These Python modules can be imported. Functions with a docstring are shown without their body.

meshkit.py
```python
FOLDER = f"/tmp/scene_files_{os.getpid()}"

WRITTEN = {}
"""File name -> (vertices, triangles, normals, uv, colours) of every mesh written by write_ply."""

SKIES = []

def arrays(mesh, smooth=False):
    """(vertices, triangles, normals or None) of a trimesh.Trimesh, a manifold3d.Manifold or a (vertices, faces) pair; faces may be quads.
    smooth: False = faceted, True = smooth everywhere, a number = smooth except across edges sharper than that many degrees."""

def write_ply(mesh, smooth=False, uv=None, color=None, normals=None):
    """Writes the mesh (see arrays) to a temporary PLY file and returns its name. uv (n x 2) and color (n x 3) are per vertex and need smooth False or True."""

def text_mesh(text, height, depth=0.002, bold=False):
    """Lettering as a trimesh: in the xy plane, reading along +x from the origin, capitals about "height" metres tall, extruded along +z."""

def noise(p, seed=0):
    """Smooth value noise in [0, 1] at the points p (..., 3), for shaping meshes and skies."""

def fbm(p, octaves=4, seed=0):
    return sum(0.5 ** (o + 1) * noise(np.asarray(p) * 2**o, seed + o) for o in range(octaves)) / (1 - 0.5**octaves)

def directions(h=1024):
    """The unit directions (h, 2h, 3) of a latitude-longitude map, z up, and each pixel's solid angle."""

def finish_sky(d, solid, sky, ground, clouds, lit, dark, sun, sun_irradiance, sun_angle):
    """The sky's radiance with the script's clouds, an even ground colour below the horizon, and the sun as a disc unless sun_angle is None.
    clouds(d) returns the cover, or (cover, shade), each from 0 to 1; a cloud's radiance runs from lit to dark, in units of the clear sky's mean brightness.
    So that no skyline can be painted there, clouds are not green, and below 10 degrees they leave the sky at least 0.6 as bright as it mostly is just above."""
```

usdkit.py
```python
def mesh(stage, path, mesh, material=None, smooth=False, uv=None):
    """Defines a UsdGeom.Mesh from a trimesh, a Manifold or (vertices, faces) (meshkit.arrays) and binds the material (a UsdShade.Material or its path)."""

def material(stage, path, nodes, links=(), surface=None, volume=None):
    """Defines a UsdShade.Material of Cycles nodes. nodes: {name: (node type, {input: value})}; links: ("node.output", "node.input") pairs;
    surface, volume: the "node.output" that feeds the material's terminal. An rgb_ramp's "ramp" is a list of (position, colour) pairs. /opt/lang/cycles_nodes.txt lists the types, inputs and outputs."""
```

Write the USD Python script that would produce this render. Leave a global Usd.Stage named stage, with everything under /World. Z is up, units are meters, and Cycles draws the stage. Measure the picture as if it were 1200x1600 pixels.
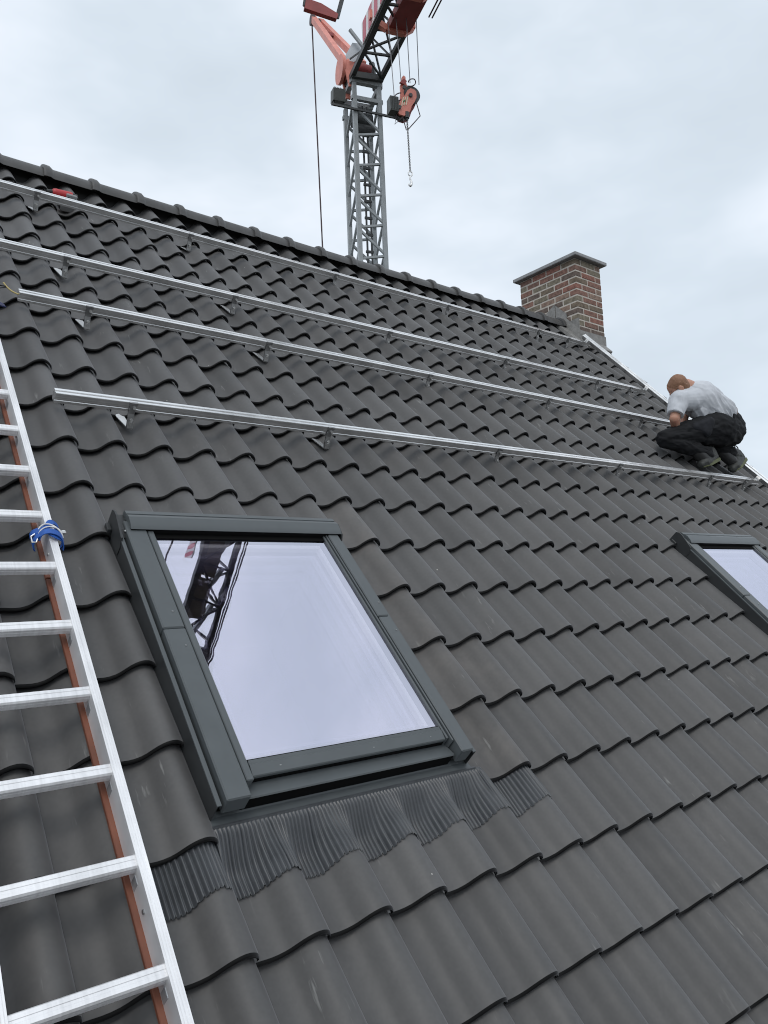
import math, random
import numpy as np, trimesh, manifold3d as m3, usdkit, meshkit
from pxr import Usd, UsdGeom, UsdLux, UsdShade, Gf, Sdf, Vt

rng = random.Random(7)
nrng = np.random.default_rng(7)
stage = Usd.Stage.CreateInMemory()
UsdGeom.SetStageUpAxis(stage, UsdGeom.Tokens.z)
UsdGeom.Xform.Define(stage, '/World')
UsdGeom.Scope.Define(stage, '/World/Looks')

# ------------------------------------------------------------------ camera, sky, sun, exposure
PITCH = math.radians(46.0)
CA, SA = math.cos(PITCH), math.sin(PITCH)
ROOF = np.array([[1, 0, 0], [0, -CA, -SA], [0, -SA, CA]])          # (along ridge, down the slope, outward) -> world
CAM_POS = np.array([-2.17, -3.226, -0.694])
CAM_ROT = np.array([[0.789909, -0.037986, -0.612046], [-0.611975, -0.112502, -0.782835], [-0.039120, 0.992925, -0.112113]])                                      # columns: right, up, back
FOCAL = 1196.3
EXPOSURE = 0.26
cam = UsdGeom.Camera.Define(stage, '/World/camera')
M = np.eye(4); M[:3, :3] = CAM_ROT; M[:3, 3] = CAM_POS
cam.AddTransformOp().Set(Gf.Matrix4d(*M.T.ravel().tolist()))
cam.CreateHorizontalApertureAttr(36.0); cam.CreateVerticalApertureAttr(48.0)
cam.CreateFocalLengthAttr(FOCAL / 1200 * 36.0)
cam.CreateClippingRangeAttr(Gf.Vec2f(0.05, 3000))
cam.CreateExposureAttr(EXPOSURE)

SUN_EL, SUN_AZ = math.radians(52), math.radians(215)
SKY_STRENGTH = 0.1
dome = UsdLux.DomeLight.Define(stage, '/World/sky')
dome.CreateIntensityAttr(1.0)
skymat = usdkit.material(stage, '/World/Looks/sky', {
    'tc': ('texture_coordinate', {}),
    'map': ('mapping', {'scale': (1.0, 1.0, 2.6)}),
    'map2': ('mapping', {'scale': (1.0, 1.0, 2.0), 'location': (3.1, 1.7, 0.4)}),
    'sky': ('sky_texture', {'sky_type': 'single_scattering', 'sun_disc': False, 'sun_elevation': SUN_EL, 'sun_rotation': SUN_AZ, 'aerosol_density': 2.0}),
    'n1': ('noise_texture', {'scale': 1.7, 'detail': 5.0, 'roughness': 0.48, 'distortion': 0.3}),
    'n2': ('noise_texture', {'scale': 4.2, 'detail': 4.0, 'roughness': 0.5}),
    'mixn': ('mix_float', {'fac': 0.34}),
    'ramp': ('rgb_ramp', {'ramp': [(0.33, (5.5, 6.2, 6.9)), (0.44, (6.2, 6.95, 7.7)), (0.515, (7.2, 7.85, 8.6)), (0.585, (8.3, 8.65, 9.3)), (0.67, (9.4, 9.35, 9.8))]}),
    'mix': ('mix_color', {'fac': 0.93, 'use_clamp': False}),
    'bg': ('background_shader', {'strength': SKY_STRENGTH}),
}, [('tc.generated', 'map.vector'), ('tc.generated', 'map2.vector'), ('map.vector', 'n1.vector'), ('map2.vector', 'n2.vector'),
    ('n1.fac', 'mixn.a'), ('n2.fac', 'mixn.b'), ('mixn.result', 'ramp.fac'), ('sky.color', 'mix.a'), ('ramp.color', 'mix.b'),
    ('mix.result', 'bg.color')], surface='bg.background')
UsdShade.MaterialBindingAPI.Apply(dome.GetPrim()).Bind(skymat)
dome.GetPrim().SetCustomDataByKey('kind', 'structure')
sun = UsdLux.DistantLight.Define(stage, '/World/sun')
sun.CreateIntensityAttr(0.2); sun.CreateAngleAttr(30.0); sun.CreateNormalizeAttr(True); sun.CreateColorAttr(Gf.Vec3f(1.0, 0.97, 0.92))
# its -z axis points along the light's travel
_to = np.array([math.sin(SUN_AZ) * math.cos(SUN_EL), math.cos(SUN_AZ) * math.cos(SUN_EL), math.sin(SUN_EL)])
_x = np.cross([0, 0, 1.0], _to); _x /= np.linalg.norm(_x); _y = np.cross(_to, _x)
S = np.eye(4); S[:3, 0], S[:3, 1], S[:3, 2] = _x, _y, _to
sun.AddTransformOp().Set(Gf.Matrix4d(*S.T.ravel().tolist()))

# ------------------------------------------------------------------ scene helpers
names = {}
def numbered(parent, name):
    k = (parent, name); n = names.get(k, 0); names[k] = n + 1
    return name if n == 0 else f'{name}_{n:03d}'

def R(p):
    "roof coordinates (u, s, h) -> world"
    return np.asarray(p, float) @ ROOF.T

class Thing:
    def __init__(self, name, label, cat, base, group=None, kind=None):
        self.path = '/World/' + numbered('/World', name)
        self.base = np.asarray(base, float)
        x = UsdGeom.Xform.Define(stage, self.path)
        x.AddTranslateOp().Set(Gf.Vec3d(*self.base.tolist()))
        p = x.GetPrim()
        if label: p.SetCustomDataByKey('label', label)
        if cat: p.SetCustomDataByKey('category', cat)
        if group: p.SetCustomDataByKey('group', group)
        if kind: p.SetCustomDataByKey('kind', kind)
    def part(self, name, mesh, mat, parent=None, smooth=False, label=None, kind=None, tone=None):
        "mesh in world coordinates; parent: path of a part"
        par = parent or self.path
        path = par + '/' + numbered(par, name)
        v, f = vf(mesh)
        m = usdkit.mesh(stage, path, (v - self.base, f), LOOK[mat], smooth=smooth)
        if label: m.GetPrim().SetCustomDataByKey('label', label)
        if kind: m.GetPrim().SetCustomDataByKey('kind', kind)
        if tone is not None:
            n = len(m.GetPointsAttr().Get())
            vals = np.full(n, tone, np.float32) if np.ndim(tone) == 0 else np.asarray(tone, np.float32)
            UsdGeom.PrimvarsAPI(m).CreatePrimvar('tone', Sdf.ValueTypeNames.FloatArray, 'vertex').Set(Vt.FloatArray.FromNumpy(vals))
        return path

def vf(mesh):
    if hasattr(mesh, 'to_mesh'):
        q = mesh.to_mesh(); return np.array(q.vert_properties[:, :3], float), np.array(q.tri_verts)
    if isinstance(mesh, (tuple, list)) and len(mesh) == 2 and not hasattr(mesh[0], 'vertices'):
        v, f = np.asarray(mesh[0], float), np.asarray(mesh[1], int)
        if f.shape[1] == 4: f = np.vstack([f[:, [0, 1, 2]], f[:, [0, 2, 3]]])
        return v, f
    return np.array(mesh.vertices, float), np.array(mesh.faces)

def cat(*ms):
    V, F, n = [], [], 0
    for m in ms:
        v, f = vf(m); V.append(v); F.append(f + n); n += len(v)
    return np.vstack(V), np.vstack(F)

def rm(mesh):
    "roof-frame mesh -> world (the roof frame is left handed: faces are turned)"
    v, f = vf(mesh); return R(v), f[:, ::-1]

def box(lo, hi, bev=0.0):
    lo, hi = np.minimum(lo, hi).astype(float), np.maximum(lo, hi).astype(float)
    if bev <= 0:
        b = trimesh.creation.box(hi - lo); b.apply_translation((lo + hi) / 2); return vf(b)
    bev = min(bev, (hi - lo).min() * 0.45)
    pts = []
    for sx in (0, 1):
        for sy in (0, 1):
            for sz in (0, 1):
                c = np.array([(hi if s else lo)[i] for i, s in enumerate((sx, sy, sz))])
                g = np.array([-1 if s else 1 for s in (sx, sy, sz)]) * bev
                for k in range(3):
                    o = g.copy(); o[k] = 0; pts.append(c + o)
    return vf(m3.Manifold.hull_points(np.array(pts)))

def prism_u(poly, u0, u1):
    "closed polygon [(s, h)] swept along u, in the roof frame"
    from shapely.geometry import Polygon
    p = np.asarray(poly, float)
    e = trimesh.creation.extrude_polygon(Polygon(p), u1 - u0, engine='earcut')
    v, f = vf(e)
    w = np.c_[v[:, 2] + u0, v[:, 0], v[:, 1]]
    return w, f

def prism_s(poly, s0, s1):
    "closed polygon [(u, h)] swept along s, in the roof frame"
    from shapely.geometry import Polygon
    e = trimesh.creation.extrude_polygon(Polygon(np.asarray(poly, float)), s1 - s0, engine='earcut')
    v, f = vf(e)
    return np.c_[v[:, 0], v[:, 2] + s0, v[:, 1]], f[:, ::-1]

def frame_of(d):
    d = np.asarray(d, float); d = d / np.linalg.norm(d)
    a = np.cross(d, [0, 0, 1.0] if abs(d[2]) < 0.9 else [1.0, 0, 0]); a /= np.linalg.norm(a)
    return d, a, np.cross(d, a)

def rod(p, q, r, n=8, r2=None):
    p, q = np.asarray(p, float), np.asarray(q, float)
    d, a, b = frame_of(q - p); t = np.arange(n) * 2 * np.pi / n
    ring = np.cos(t)[:, None] * a + np.sin(t)[:, None] * b
    r2 = r if r2 is None else r2
    v = np.vstack([p + r * ring, q + r2 * ring, [p], [q]])
    f = []
    for i in range(n):
        j = (i + 1) % n
        f += [[i, n + j, n + i], [i, j, n + j], [2 * n, j, i], [2 * n + 1, n + i, n + j]]
    return v, np.array(f)[:, ::-1]

def bar(p, q, w, t, up=None):
    "rectangular bar from p to q, w across, t along up"
    p, q = np.asarray(p, float), np.asarray(q, float)
    d = (q - p) / np.linalg.norm(q - p)
    up = np.array([0, 0, 1.0]) if up is None else np.asarray(up, float)
    if abs(d @ up) > 0.98: up = np.array([1.0, 0, 0])
    a = np.cross(d, up); a /= np.linalg.norm(a); b = np.cross(a, d)
    c = [s * a * w / 2 + k * b * t / 2 for s, k in ((-1, -1), (1, -1), (1, 1), (-1, 1))]
    v = np.array([p + x for x in c] + [q + x for x in c])
    f = [[0, 1, 5, 4], [1, 2, 6, 5], [2, 3, 7, 6], [3, 0, 4, 7], [3, 2, 1, 0], [4, 5, 6, 7]]
    return vf((v, np.array(f)))

def tube(pts, r, n=7):
    pts = np.asarray(pts, float); N = len(pts)
    T = np.gradient(pts, axis=0); T /= np.linalg.norm(T, axis=1)[:, None]
    r = np.broadcast_to(r, (N,))
    _, a, _ = frame_of(T[0]); V = []
    t = np.arange(n) * 2 * np.pi / n
    for i in range(N):
        a = a - (a @ T[i]) * T[i]; a /= np.linalg.norm(a); b = np.cross(T[i], a)
        V.append(pts[i] + r[i] * (np.cos(t)[:, None] * a + np.sin(t)[:, None] * b))
    V = np.vstack(V + [pts[:1], pts[-1:]]); F = []
    for i in range(N - 1):
        for k in range(n):
            l = (k + 1) % n; F += [[i * n + k, i * n + l, (i + 1) * n + l], [i * n + k, (i + 1) * n + l, (i + 1) * n + k]]
    for k in range(n):
        l = (k + 1) % n; F += [[N * n, l, k], [N * n + 1, (N - 1) * n + k, (N - 1) * n + l]]
    return V, np.array(F)

def spline(pts, n=40):
    from scipy.interpolate import CubicSpline
    pts = np.asarray(pts, float); t = np.r_[0, np.cumsum(np.linalg.norm(np.diff(pts, axis=0), axis=1))]
    return CubicSpline(t, pts)(np.linspace(0, t[-1], n))

def plate(poly3, thick, nrm):
    "flat polygon (world points in a plane) given a thickness"
    from shapely.geometry import Polygon
    P = np.asarray(poly3, float); nrm = np.asarray(nrm, float) / np.linalg.norm(nrm)
    _, a, b = frame_of(nrm); o = P[0]
    e = trimesh.creation.extrude_polygon(Polygon(np.c_[(P - o) @ a, (P - o) @ b]), thick, engine='earcut')
    v, f = vf(e)
    return o + v[:, :1] * a + v[:, 1:2] * b + (v[:, 2:] - thick / 2) * nrm, f

# ------------------------------------------------------------------ materials
LOOK = {}
def look(name, nodes, links, surface):
    LOOK[name] = usdkit.material(stage, '/World/Looks/' + name, nodes, links, surface=surface)

def plain(name, color, rough=0.5, metal=0.0, var=0.15, scale=12.0, bump=0.0, bscale=80.0, spec=0.5, rvar=0.0, **kw):
    c = np.array(color, float)
    nodes = {'g': ('geometry', {}), 'n': ('noise_texture', {'scale': scale, 'detail': 4.0, 'roughness': 0.6}),
             'r': ('rgb_ramp', {'ramp': [(0.25, tuple(c * (1 - var))), (0.75, tuple(np.minimum(c * (1 + var), 1)))]}),
             'p': ('principled_bsdf', dict({'roughness': rough, 'metallic': metal, 'specular_ior_level': spec}, **kw))}
    links = [('g.position', 'n.vector'), ('n.fac', 'r.fac'), ('r.color', 'p.base_color')]
    if rvar:
        nodes['rr'] = ('map_range', {'from_min': 0.3, 'from_max': 0.7, 'to_min': max(rough - rvar, 0.03), 'to_max': rough + rvar})
        links += [('n.fac', 'rr.value'), ('rr.result', 'p.roughness')]
    if bump:
        nodes['bn'] = ('noise_texture', {'scale': bscale, 'detail': 3.0})
        nodes['b'] = ('bump', {'strength': bump, 'distance': 0.004})
        links += [('g.position', 'bn.vector'), ('bn.fac', 'b.height'), ('b.normal', 'p.normal')]
    look(name, nodes, links, 'p.BSDF')

# clay roof tile with a dull engobe: tone per tile, mottling, dust, pale scratches that run down the slope, a few chips of mortar
def tile_look(name, base, dust_amount, dust_col=(0.16, 0.145, 0.12), rough=0.56):
    b = np.array(base)
    look(name, {
        'g': ('geometry', {}), 'at': ('attribute', {'attribute': 'tone'}), 'esp': ('map_range', {'to_min': 0.5, 'to_max': 0.12}),
        'm': ('mapping', {'mapping_type': 'point', 'rotation': (-PITCH, 0, 0)}),
        'ms': ('mapping', {'mapping_type': 'point', 'scale': (52, 6.5, 52)}),
        'big': ('noise_texture', {'scale': 5.0, 'detail': 5.0, 'roughness': 0.62}),
        'fine': ('noise_texture', {'scale': 70.0, 'detail': 4.0, 'roughness': 0.7}),
        'mixn': ('mix_float', {'fac': 0.4}),
        'ramp': ('rgb_ramp', {'ramp': [(0.28, tuple(b * 0.80)), (0.5, tuple(b)), (0.72, tuple(b * 1.22))]}),
        'tr': ('map_range', {'from_min': 0.0, 'from_max': 1.0, 'to_min': 0.80, 'to_max': 1.20}),
        'tc': ('combine_color', {}), 'mul': ('mix_color', {'blend_type': 'multiply', 'fac': 1.0}),
        'dn': ('noise_texture', {'scale': 3.4, 'detail': 6.0, 'roughness': 0.66, 'distortion': 0.4}),
        'dr': ('map_range', {'from_min': 0.47, 'from_max': 0.74, 'to_min': 0.0, 'to_max': dust_amount, 'clamp': True}),
        'dmix': ('mix_color', {'b': dust_col}),
        'sn': ('noise_texture', {'scale': 1.0, 'detail': 3.0, 'roughness': 0.62}),
        'sr': ('map_range', {'from_min': 0.62, 'from_max': 0.72, 'to_min': 0.0, 'to_max': 1.0, 'clamp': True}),
        'pn': ('noise_texture', {'scale': 4.3, 'detail': 2.0}),
        'pr': ('map_range', {'from_min': 0.55, 'from_max': 0.66, 'to_min': 0.0, 'to_max': 0.5, 'clamp': True}),
        'sm': ('math', {'math_type': 'multiply'}),
        'smix': ('mix_color', {'b': (0.30, 0.30, 0.29)}),
        'vo': ('voronoi_texture', {'scale': 21.0}), 'vd': ('math', {'math_type': 'less_than', 'value2': 0.055}),
        'vs': ('separate_color', {}), 'vg': ('math', {'math_type': 'greater_than', 'value2': 0.965}), 'vm': ('math', {'math_type': 'multiply'}),
        'vmix': ('mix_color', {'b': (0.55, 0.54, 0.5)}),
        'rr': ('map_range', {'from_min': 0.3, 'from_max': 0.7, 'to_min': rough - 0.07, 'to_max': rough + 0.09}),
        'ed': ('attribute', {'attribute': 'edge'}), 'emix': ('mix_color', {'b': (0.004, 0.004, 0.004)}),  # near-black lip shade painted over the tile colour at its lower edge
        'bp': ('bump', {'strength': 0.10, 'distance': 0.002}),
        'p': ('principled_bsdf', {'sheen_weight': 0.18, 'sheen_roughness': 0.42, 'sheen_tint': (0.92, 0.94, 1.0)}),
    }, [('g.position', 'm.vector'), ('m.vector', 'ms.vector'), ('g.position', 'big.vector'), ('g.position', 'fine.vector'),
        ('big.fac', 'mixn.a'), ('fine.fac', 'mixn.b'), ('mixn.result', 'ramp.fac'), ('at.fac', 'tr.value'),
        ('tr.result', 'tc.r'), ('tr.result', 'tc.g'), ('tr.result', 'tc.b'), ('ramp.color', 'mul.a'), ('tc.color', 'mul.b'),
        ('g.position', 'dn.vector'), ('dn.fac', 'dr.value'), ('dr.result', 'dmix.fac'), ('mul.result', 'dmix.a'),
        ('ms.vector', 'sn.vector'), ('sn.fac', 'sr.value'), ('g.position', 'pn.vector'), ('pn.fac', 'pr.value'),
        ('sr.result', 'sm.value1'), ('pr.result', 'sm.value2'), ('sm.value', 'smix.fac'), ('dmix.result', 'smix.a'),
        ('g.position', 'vo.vector'), ('vo.distance', 'vd.value1'), ('vo.color', 'vs.color'), ('vs.r', 'vg.value1'), ('vd.value', 'vm.value1'), ('vg.value', 'vm.value2'),
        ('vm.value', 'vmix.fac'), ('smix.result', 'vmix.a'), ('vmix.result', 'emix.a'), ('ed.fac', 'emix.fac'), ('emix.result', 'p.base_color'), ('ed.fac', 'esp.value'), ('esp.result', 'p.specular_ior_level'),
        ('big.fac', 'rr.value'), ('rr.result', 'p.roughness'), ('fine.fac', 'bp.height'), ('bp.normal', 'p.normal')], 'p.BSDF')
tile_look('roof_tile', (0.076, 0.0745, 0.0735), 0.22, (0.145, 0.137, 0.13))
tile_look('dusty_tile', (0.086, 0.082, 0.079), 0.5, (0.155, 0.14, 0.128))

def metal_look(name, color, rough, streak, scratch=0.1, metallic=1.0):
    c = np.array(color)
    look(name, {
        'g': ('geometry', {}), 'm': ('mapping', {'scale': streak}), 'n': ('noise_texture', {'scale': 1.0, 'detail': 4.0, 'roughness': 0.65}),
        'n2': ('noise_texture', {'scale': 7.0, 'detail': 4.0}), 'mx': ('mix_float', {'fac': 0.5}),
        'r': ('rgb_ramp', {'ramp': [(0.3, tuple(c * 0.78)), (0.7, tuple(np.minimum(c * 1.08, 1)))]}),
        'rr': ('map_range', {'from_min': 0.3, 'from_max': 0.7, 'to_min': rough - scratch, 'to_max': rough + scratch}),
        'p': ('principled_bsdf', {'metallic': metallic})},
        [('g.position', 'm.vector'), ('m.vector', 'n.vector'), ('g.position', 'n2.vector'), ('n.fac', 'mx.a'), ('n2.fac', 'mx.b'), ('mx.result', 'r.fac'), ('mx.result', 'rr.value'),
         ('r.color', 'p.base_color'), ('rr.result', 'p.roughness')], 'p.BSDF')
metal_look('rail_aluminium', (0.88, 0.88, 0.875), 0.30, (1.5, 160, 160))
metal_look('ladder_aluminium', (0.84, 0.84, 0.85), 0.50, (90, 3, 3), 0.1, 0.62)
plain('crimped_aluminium', (0.42, 0.44, 0.46), 0.45, 0.7, 0.3, 60)
plain('steel_dark', (0.30, 0.30, 0.30), 0.42, 0.9, 0.25)
plain('steel_bright', (0.70, 0.70, 0.69), 0.38, 0.95, 0.15)
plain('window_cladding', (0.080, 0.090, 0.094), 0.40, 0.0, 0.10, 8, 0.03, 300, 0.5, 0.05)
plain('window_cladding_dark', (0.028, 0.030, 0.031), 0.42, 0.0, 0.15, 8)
plain('gasket_and_shade', (0.004, 0.004, 0.004), 0.7, spec=0.1)  # black rubber, also used for bars that paint in shade under window edges
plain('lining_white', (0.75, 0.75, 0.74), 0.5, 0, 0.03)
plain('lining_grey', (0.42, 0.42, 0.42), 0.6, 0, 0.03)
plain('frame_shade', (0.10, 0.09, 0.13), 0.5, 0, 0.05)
plain('spacer_white', (0.85, 0.85, 0.86), 0.5, 0, 0.03)
plain('room_wall', (0.5, 0.5, 0.5), 0.8, 0, 0.04)
plain('lead_grey', (0.052, 0.056, 0.061), 0.38, 0.0, 0.22, 16, 0.05, 260, 0.6, 0.07)
plain('ridge_clay', (0.070, 0.069, 0.068), 0.48, 0, 0.25, 9, 0.1, 160)
plain('underlay', (0.012, 0.012, 0.012), 0.8)
plain('timber', (0.34, 0.22, 0.12), 0.7, 0, 0.25, 6)
plain('brown_batten', (0.16, 0.052, 0.027), 0.55, 0, 0.3, 9, 0.1, 120)
for i, c in enumerate([(0.215, 0.120, 0.095), (0.185, 0.112, 0.09), (0.165, 0.130, 0.098), (0.19, 0.165, 0.125), (0.13, 0.10, 0.085), (0.235, 0.165, 0.13), (0.24, 0.115, 0.09)]):
    plain(f'brick_{"abcdefg"[i]}', c, 0.85, 0, 0.45, 26, 0.5, 130, 0.3)
plain('mortar', (0.50, 0.46, 0.41), 0.9, 0, 0.2, 20, 0.4, 150, 0.3)
plain('cap_stone', (0.27, 0.275, 0.28), 0.7, 0, 0.2, 10, 0.2, 90)
plain('lead_flashing', (0.215, 0.21, 0.20), 0.55, 0.1, 0.3, 22, 0.3, 60)
plain('wall_render', (0.55, 0.53, 0.5), 0.9)
plain('crane_grey', (0.30, 0.325, 0.335), 0.5, 0.0, 0.16, 5)
plain('crane_dark', (0.050, 0.054, 0.056), 0.5, 0.0, 0.2, 5)
plain('crane_plank', (0.17, 0.15, 0.125), 0.7, 0, 0.35, 4)
plain('crane_red', (0.66, 0.23, 0.175), 0.5, 0.0, 0.16, 3)
plain('crane_dark_red', (0.28, 0.052, 0.05), 0.5, 0.0, 0.2, 3)
plain('crane_pale', (0.5, 0.53, 0.56), 0.5, 0.0, 0.08, 3)
plain('sign_white', (0.72, 0.68, 0.68), 0.5, 0, 0.05)
plain('sign_red', (0.5, 0.10, 0.14), 0.5, 0, 0.05)
plain('lamp_housing', (0.055, 0.062, 0.058), 0.5)
plain('rope_dark', (0.06, 0.04, 0.045), 0.6)
plain('rope_grey', (0.20, 0.20, 0.21), 0.5, 0.5)
plain('logo_green', (0.05, 0.16, 0.06), 0.5)
plain('logo_pale', (0.66, 0.62, 0.46), 0.5)
plain('skin', (0.44, 0.235, 0.165), 0.5, 0, 0.12, 14, spec=0.4, subsurface_weight=0.1, subsurface_scale=0.01)
plain('ginger_hair', (0.25, 0.130, 0.075), 0.65, 0, 0.35, 160, 0.6, 260)
plain('shirt_cotton', (0.545, 0.565, 0.60), 0.9, 0, 0.05, 30, 0.15, 420, 0.2, sheen_weight=0.1)
plain('work_trousers', (0.0065, 0.007, 0.0085), 0.78, 0, 0.35, 14, 0.2, 300, 0.3)
plain('pocket_cloth', (0.014, 0.015, 0.019), 0.8, 0, 0.3, 20, 0.2, 300, 0.3)
plain('belt_leather', (0.15, 0.085, 0.055), 0.55)
plain('shoe_grey', (0.034, 0.036, 0.034), 0.62, 0, 0.5, 40, 0.3, 150)
plain('shoe_sole', (0.085, 0.095, 0.035), 0.6, 0, 0.4, 30)
plain('shoe_trim', (0.42, 0.43, 0.42), 0.5)
plain('blue_webbing', (0.012, 0.085, 0.36), 0.6, 0, 0.25, 60, 0.3, 500)
plain('white_cord', (0.7, 0.7, 0.7), 0.6)
plain('tool_red', (0.44, 0.03, 0.035), 0.4, 0, 0.12)
plain('tool_black', (0.012, 0.012, 0.012), 0.5)
plain('tool_blue', (0.012, 0.018, 0.075), 0.4)
plain('wire_yellow', (0.45, 0.36, 0.14), 0.5)
plain('ground', (0.06, 0.057, 0.046), 0.95, 0, 0.5, 0.6, 0.3, 9)

# coated insulating glass: each pane lets light through and mirrors part of it, with the slight waviness of float glass
def pane_look(name, refl, tint, wav, through):
    look(name, {
        'g': ('geometry', {}), 'n': ('noise_texture', {'scale': 5.5, 'detail': 2.0, 'roughness': 0.5, 'distortion': 0.6}), 'b': ('bump', {'strength': 1.0, 'distance': wav}),
        'lw': ('fresnel', {'IOR': 1.5}), 'ad': ('math', {'math_type': 'add', 'value2': refl, 'use_clamp': True}), 'nb': ('math', {'math_type': 'subtract', 'value1': 1.0}), 'fb': ('math', {'math_type': 'multiply'}),
        't': ('transparent_bsdf', {'color': through}), 'gl': ('glossy_bsdf', {'color': tint, 'roughness': 0.0}),
        'mx': ('mix_closure', {})},
        [('g.position', 'n.vector'), ('n.fac', 'b.height'), ('b.normal', 'gl.normal'), ('lw.fac', 'ad.value1'), ('g.backfacing', 'nb.value2'), ('nb.value', 'fb.value1'), ('ad.value', 'fb.value2'), ('fb.value', 'mx.fac'), ('t.BSDF', 'mx.closure1'), ('gl.BSDF', 'mx.closure2')], 'mx.closure')
pane_look('outer_pane', 0.60, (0.90, 0.885, 1.0), 0.00018, (0.96, 0.95, 0.97))
pane_look('inner_pane', 0.55, (0.90, 0.87, 1.0), 0.0009, (0.9, 0.9, 0.92))

# ------------------------------------------------------------------ ground
GROUND_Z = -5.6
def sheet(z, half, name, mat):
    n = 24; g = np.linspace(-1, 1, n); g = np.sign(g) * np.abs(g) ** 3 * half
    X, Y = np.meshgrid(g, g, indexing='ij'); v = np.c_[X.ravel(), Y.ravel(), np.full(n * n, z)]
    i, j = np.meshgrid(np.arange(n - 1), np.arange(n - 1), indexing='ij'); a = (i * n + j).ravel()
    m = usdkit.mesh(stage, '/World/' + name, (v, np.c_[a, a + n, a + n + 1, a + 1]), LOOK[mat])
    m.GetPrim().SetCustomDataByKey('kind', 'structure'); m.GetPrim().SetCustomDataByKey('label', 'bare earth ground below the house'); return m
sheet(GROUND_Z, 900, 'ground', 'ground')

# ------------------------------------------------------------------ house
W = 0.206                                     # covering width of a tile
ROW = {-12: -3.7145, -11: -3.4085, -10: -3.1025, -9: -2.7978, -8: -2.4931, -7: -2.1779, -6: -1.8636, -5: -1.5493, -4: -1.2353, -3: -0.9212, -2: -0.6118, -1: -0.3059, 0: 0.0000, 1: 0.3003, 2: 0.6047, 3: 0.9101, 4: 1.2166, 5: 1.5247, 6: 1.8300, 7: 2.1373, 8: 2.4474, 9: 2.7554, 10: 3.0634, 11: 3.3714, 12: 3.6794, 13: 3.9874}                              # how far down the slope each course's lower edge lies
YA = 2.35                                     # the ridge
S_APEX = -YA / CA
EAVE = 3.75
COL0, COL1 = -13, 26
X0, X1 = COL0 * W - W, COL1 * W
house = Thing('house', 'house with dark grey pantile roof, brick chimney and two roof windows', 'house', (1.5, YA, GROUND_Z))
WIN = [(-1.24, -5), (2.45, 13)]              # left edge of each roof window, first of the five columns it takes

# roof deck (black underlay) in strips round the two window openings, rear slope, walls
def deck():
    h0, h1 = -0.16, -0.085
    parts = []
    sT, sB = 0.62, 1.72
    xs = [X0] + [e for w, _ in WIN for e in (w + 0.06, w + 0.895)] + [X1]
    parts.append(box((X0, S_APEX, h0), (X1, sT, h1)))
    parts.append(box((X0, sB, h0), (X1, EAVE, h1)))
    for a, b in zip(xs[::2], xs[1::2]):
        parts.append(box((a, sT, h0), (b, sB, h1)))
    return cat(*parts)
roof = house.part('roof', rm(deck()), 'underlay')
ez = -EAVE * SA; ey = -EAVE * CA
yb = 2 * YA - ey
back = np.array([[X0, YA, YA * SA / CA - 0.10], [X1, YA, YA * SA / CA - 0.10], [X1, yb, ez - 0.1], [X0, yb, ez - 0.1]])
bk = np.vstack([back, back - [0, 0, 0.1]])
house.part('rear_roof', (bk, np.array([[0, 1, 2, 3], [7, 6, 5, 4], [0, 4, 5, 1], [1, 5, 6, 2], [2, 6, 7, 3], [3, 7, 4, 0]])), 'ridge_clay')
house.part('wall', box((X0 + 0.1, ey + 0.35, GROUND_Z), (X1 - 0.08, ey + 0.65, ez + 0.10)), 'wall_render')
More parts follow.
